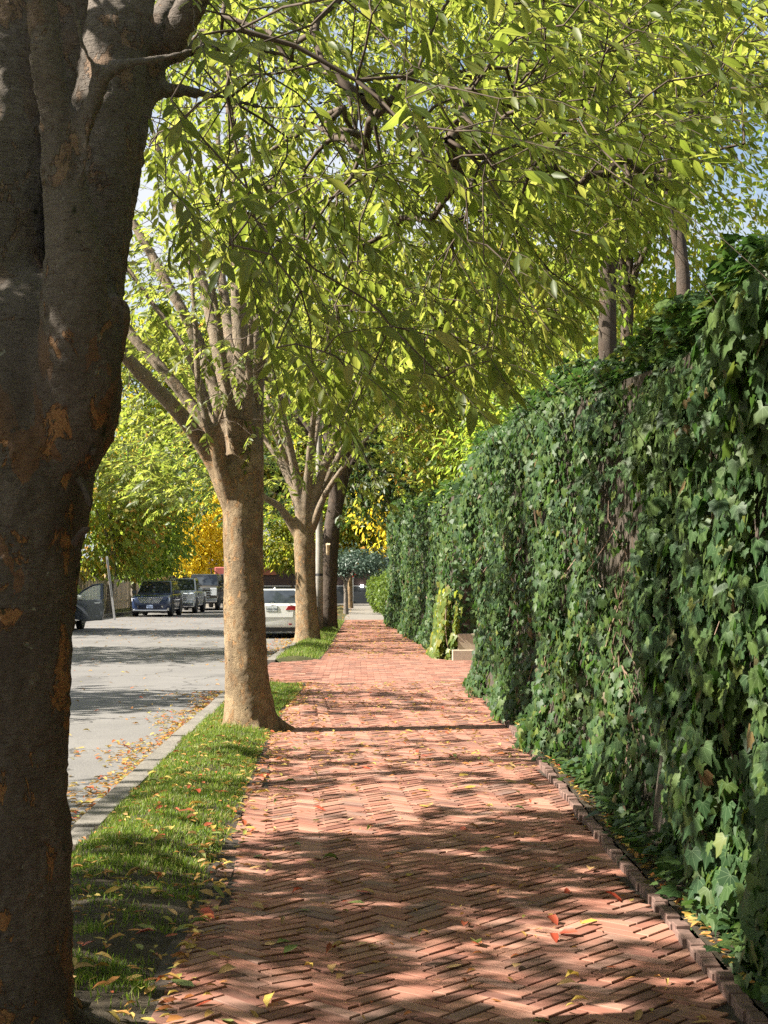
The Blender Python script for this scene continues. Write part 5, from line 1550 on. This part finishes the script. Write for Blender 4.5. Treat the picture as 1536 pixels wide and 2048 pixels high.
bronze, bhw = vehicle('tall dark pickup with a broad chrome grille and square headlights', (-8.95, 87.5, RZ), R(-1.5), 'paint_brown', 6.2, 2.03, 2.08, 1.38, 1.36, 1.5, 2.15, 3.9, 4.1, 1.36, .45, .43, 1.05, 5.0, CARS_L, name='pickup_truck', cat='truck')
front_face(bronze, bhw, 1.36, .45, 2.03, 'slat')
box('running_board', (bhw * .9, bhw + .08, 1.6, 4.2, .42, .50), M['trim'], bronze, .02)
# work truck with a red load behind it
work = thing('work_truck', 'black work truck with a red load, last of the facing row', 'truck', CARS_L, (-8.35, 96.6, RZ))
box('cab', (-1.0, 1.0, 0, 1.9, .6, 2.1), M['paint_black'], work, .08)
box('bed', (-1.05, 1.05, 1.95, 6.0, .75, 1.25), M['paint_black'], work, .03)
box('toolbox', (.55, 1.06, 2.3, 4.0, .5, .98), M['plate'], work, .02)
box('windscreen', (-.85, .85, -.02, .05, 1.35, 1.95), M['glass'], work, .01)
box('load', (-.8, .85, 2.2, 5.5, 1.27, 2.55), plain('red_machine', (.45, .12, .10), .6), work, .05)
for s in (-1, 1):
    for yy in (.9, 4.9): wheel(work, s * .9, yy, .42, .25, s)
    v, t_ = merge([cyl_vt((s * 1.0, 2.0, 1.2), (s * 1.0, 2.0, 2.45), .035), cyl_vt((s * 1.0, 5.9, 1.2), (s * 1.0, 5.9, 2.45), .035), cyl_vt((s * 1.0, .2, 2.45), (s * 1.0, 6.0, 2.45), .035)])
    link('ladder_rack', make_mesh('ladder_rack', v, t_), M['trim'], work)

# white sedan seen from behind, right side of the road
SX, SY = -2.52, 45.5
sedan, sdh = vehicle('pearl white sedan seen from behind, parked between the second and third tree', (SX, SY + 4.83, RZ), math.pi, 'paint_white', 4.83, 1.86, 1.45, .98, .92, 1.35, 2.25, 3.35, 4.15, 1.03, .26, .34, .95, 3.72)
# rotated half a turn: local +y points back to the camera
Lr = 4.83
slab('boot_lid_face', [(.66, Lr - .01, .98), (-.66, Lr - .01, .98), (-.62, Lr + .01, .62), (.62, Lr + .01, .62)], .018, M['paint_white'], sedan, .01)
for s in (-1, 1):
    q = [(s * .40, Lr + .012, .84), (s * .86, Lr - .0, .84), (s * .86, Lr - .0, .96), (s * .48, Lr + .012, .965)]
    slab('tail_light', q if s < 0 else q[::-1], .02, M['tail'], sedan, .006)
    q = [(s * .50, Lr + .0, .40), (s * .86, Lr - .08, .40), (s * .86, Lr - .08, .44), (s * .50, Lr + .0, .44)]
    slab('reflector', q if s < 0 else q[::-1], .02, M['tail'], sedan)
box('lower_valance', (-.8, .8, Lr - .3, Lr - .06, .2, .33), M['trim'], sedan, .02)
npl = box('number_plate', (-.155, .155, Lr + .02, Lr + .032, .80, .95), M['plate'], sedan, .003)
box('plate_frame', (-.165, .165, Lr + .012, Lr + .026, .79, .96), M['trim'], npl, .003)
text_part('plate_text', 'LRX 766', .09, M['ink'], npl, (0, Lr + .036, .872), (math.pi / 2, 0, math.pi))
text_part('model_badge', 'TLX', .06, M['trim'], sedan, (-.56, Lr + .012, 1.0), (math.pi / 2, 0, math.pi))
V, T = merge([tube_vt([(.045 * math.cos(a), Lr + .014, 1.02 + .04 * math.sin(a)) for a in np.linspace(.7, 2 * math.pi + .1, 16)], [.007] * 16, 5), cyl_vt((.0, Lr + .014, 1.0), (.0, Lr + .014, 1.05), .006, n=5)])
link('emblem', make_mesh('emblem', V, T), M['chrome'], sedan)
v, t_ = tube_vt([(0, 3.15, 1.44), (0, 3.22, 1.49), (0, 3.27, 1.50)], [.05, .025, .008], 6)
link('roof_antenna', make_mesh('roof_antenna', v, t_), M['paint_white'], sedan)

# ------------------------------------------------------------------ street furniture
pole = thing('utility_pole', 'pale grey wooden utility pole with a black number band', 'pole', None, (-1.17, 47.2, 0))
v, t_ = tube_vt([(0, 0, -.2), (0, 0, 2.5), (-.02, 0, 6), (-.05, 0, 11)], [.125, .11, .095, .07], 14)
link('shaft', make_mesh('shaft', v, t_, smooth=True), plain('weathered_pole', (.25, .23, .20), .85, var=.2), pole)
v, t_ = tube_vt([(0, 0, 1.72), (0, 0, 1.80)], [.116, .116], 16)
bnd = link('number_band', make_mesh('number_band', v, t_), M['trim'], pole)
for k in range(3):
    v, t_ = cyl_vt((-.05, -.07, 7.5 + k * .5), (.3, -.07, 7.5 + k * .5), .02, n=6)
    link('step_bolt', make_mesh('step_bolt', v, t_), M['chrome'], pole)

stop = thing('stop_sign', 'red stop sign on a white post at the far end of the path', 'sign', None, (-.30, 97, 0))
v, t_ = cyl_vt((0, 0, -.2), (0, 0, 2.3), .04, n=8)
link('post', make_mesh('post', v, t_), plain('white_post', (.75, .75, .74), .5), stop)
oc = [(.34 * math.cos(R(22.5 + 45 * k)), .34 * math.sin(R(22.5 + 45 * k))) for k in range(8)]
V = [(a, -.045, 2.06 + b) for a, b in oc] + [(a, -.06, 2.06 + b) for a, b in oc]
fcs = [tuple(range(8)), tuple(range(8, 16))[::-1]] + [(i, (i + 1) % 8, 8 + (i + 1) % 8, 8 + i) for i in range(8)]
so = poly('sign_plate', V, fcs, plain('sign_white', (.8, .8, .8), .5), stop)
V = [(a * .9, -.061, 2.06 + b * .9) for a, b in oc] + [(a * .9, -.066, 2.06 + b * .9) for a, b in oc]
poly('red_face', V, fcs, plain('sign_red', (.55, .03, .035), .45), so)
text_part('lettering', 'STOP', .22, M['plate'], so, (0, -.069, 2.06), (math.pi / 2, 0, 0))

lean = thing('leaning_post', 'grey sign post leaning to the left beside the open car door', 'post', None, (at(229, 1232, 66)[0], 66, 0))
pz = (at(214, 1110, 66) - at(229, 1232, 66))
box('post', (-.045, .045, -.03, .03, -.1, float(np.linalg.norm(pz))), plain('galvanised', (.36, .35, .34), .5, .4), lean, .006, rot=(0, math.atan2(pz[0], pz[2]), 0))
v, t_ = cyl_vt((-.012, -.032, .9), (-.012, -.032, 2.5), .012, n=6)
ch = link('channel', make_mesh('channel', v, t_), M['trim'], lean); ch.rotation_euler = (0, math.atan2(pz[0], pz[2]), 0)

sp2 = thing('sign_pole', 'slim grey metal pole behind the dark navy crossover', 'pole', None, (at(304, 1200, 84)[0], 84, 0))
v, t_ = cyl_vt((0, 0, -.1), (0, 0, 3.4), .06, .05, 8)
link('shaft', make_mesh('shaft', v, t_), plain('pole_grey', (.42, .44, .46), .5, .3), sp2)
box('panel', (-.16, .16, -.08, -.06, 2.7, 3.3), plain('sign_back', (.5, .52, .54), .5), sp2, .01)

# timber fence along the far pavement
fence = thing('board_fence', 'beige vertical board fence behind the row of facing cars', 'fence')
M['board'] = plain('fence_board', (.42, .34, .26), .8, var=.18, scale=3)
bm_ = make_mesh('board', *box_vt(-.012, .012, -.135, .135, 0, 1.95)); bm_.materials.append(M['board'])
y = 66.0; k = 0
while y < 112:
    o = link('board', bm_, parent=fence, loc=(-13.4 + random.gauss(0, .008), y, -.04 + random.gauss(0, .012))); o.rotation_euler = (random.gauss(0, .006), 0, random.gauss(0, .03))
    y += .285
for zz in (.4, 1.6):
    box('rail', (-13.47, -13.42, 65.9, 112, zz, zz + .09), M['board'], fence)
fence2 = thing('board_fence', 'return of the beige board fence facing us left of the dark navy car', 'fence')
for k in range(26):
    o = link('board', bm_, parent=fence2, loc=(-13.6 - k * .285, 66 + random.gauss(0, .008), -.04)); o.rotation_euler = (0, 0, math.pi / 2 + random.gauss(0, .03))
box('rail', (-21, -13.5, 66.02, 66.07, 1.6, 1.69), M['board'], fence2)

# ------------------------------------------------------------------ far building across the cross street
M['dark_brick'] = plain('dark_red_brick', (.045, .026, .024), .85, var=.25, scale=14)  # dark brick, deepened further to stand in for shade on the front
M['red_panel'] = plain('red_brick_panel', (.26, .09, .055), .8)
M['pale_render'] = plain('pale_render', (.55, .60, .68), .7)
M['fascia'] = plain('slate_fascia', (.12, .13, .15), .6)
M['shed'] = plain('black_cladding', (.03, .034, .042), .6)
bld = thing('low_brick_building', 'low dark brick building with a pale upper storey closing the street', 'building', None, (0, 116, 0))
box('wall', (-26, 30, 0, 12, -.3, 2.75), M['dark_brick'], bld)
box('plinth_cladding', (-26, 30, -.08, -.003, -.3, 1.12), M['shed'], bld, .01)
box('roof_edge', (-26.3, 30.3, -.35, 12.2, 2.753, 3.05), M['fascia'], bld, .02)
box('brick_panel', (-8.2, -6.1, -.10, -.004, 1.98, 2.62), M['red_panel'], bld, .01)
box('rail', (-26, 30, -.14, -.083, 1.13, 1.17), plain('light_rail', (.5, .52, .55), .4, .5), bld)
up = box('upper_storey', (-22, 26, 3, 11, 3.055, 6.4), M['pale_render'], bld)
for k in range(9):
    w_ = box('window', (-20 + k * 4.6, -17.4 + k * 4.6, 2.93, 2.997, 3.7, 5.6), M['glass'], up, .01)
em = NT('lamp_glow'); em.b.inputs['Emission Color'].default_value = (1, .98, .9, 1); em.b.inputs['Emission Strength'].default_value = 6
em.color(em.mix(em.rangef(em.noise(3, 2), .3, .7), (.8, .8, .75), (.9, .9, .85)))
for k, (px0, s_) in enumerate(((668, 1), (724, 1))):
    p = at(px0, 1172, 115.7)
    lp = box('wall_lamp', (p[0] - .10, p[0] + .10, -.30, -.145, p[2] - .1, p[2] + .1), em.m, bld, .05)

# hard limits on cost
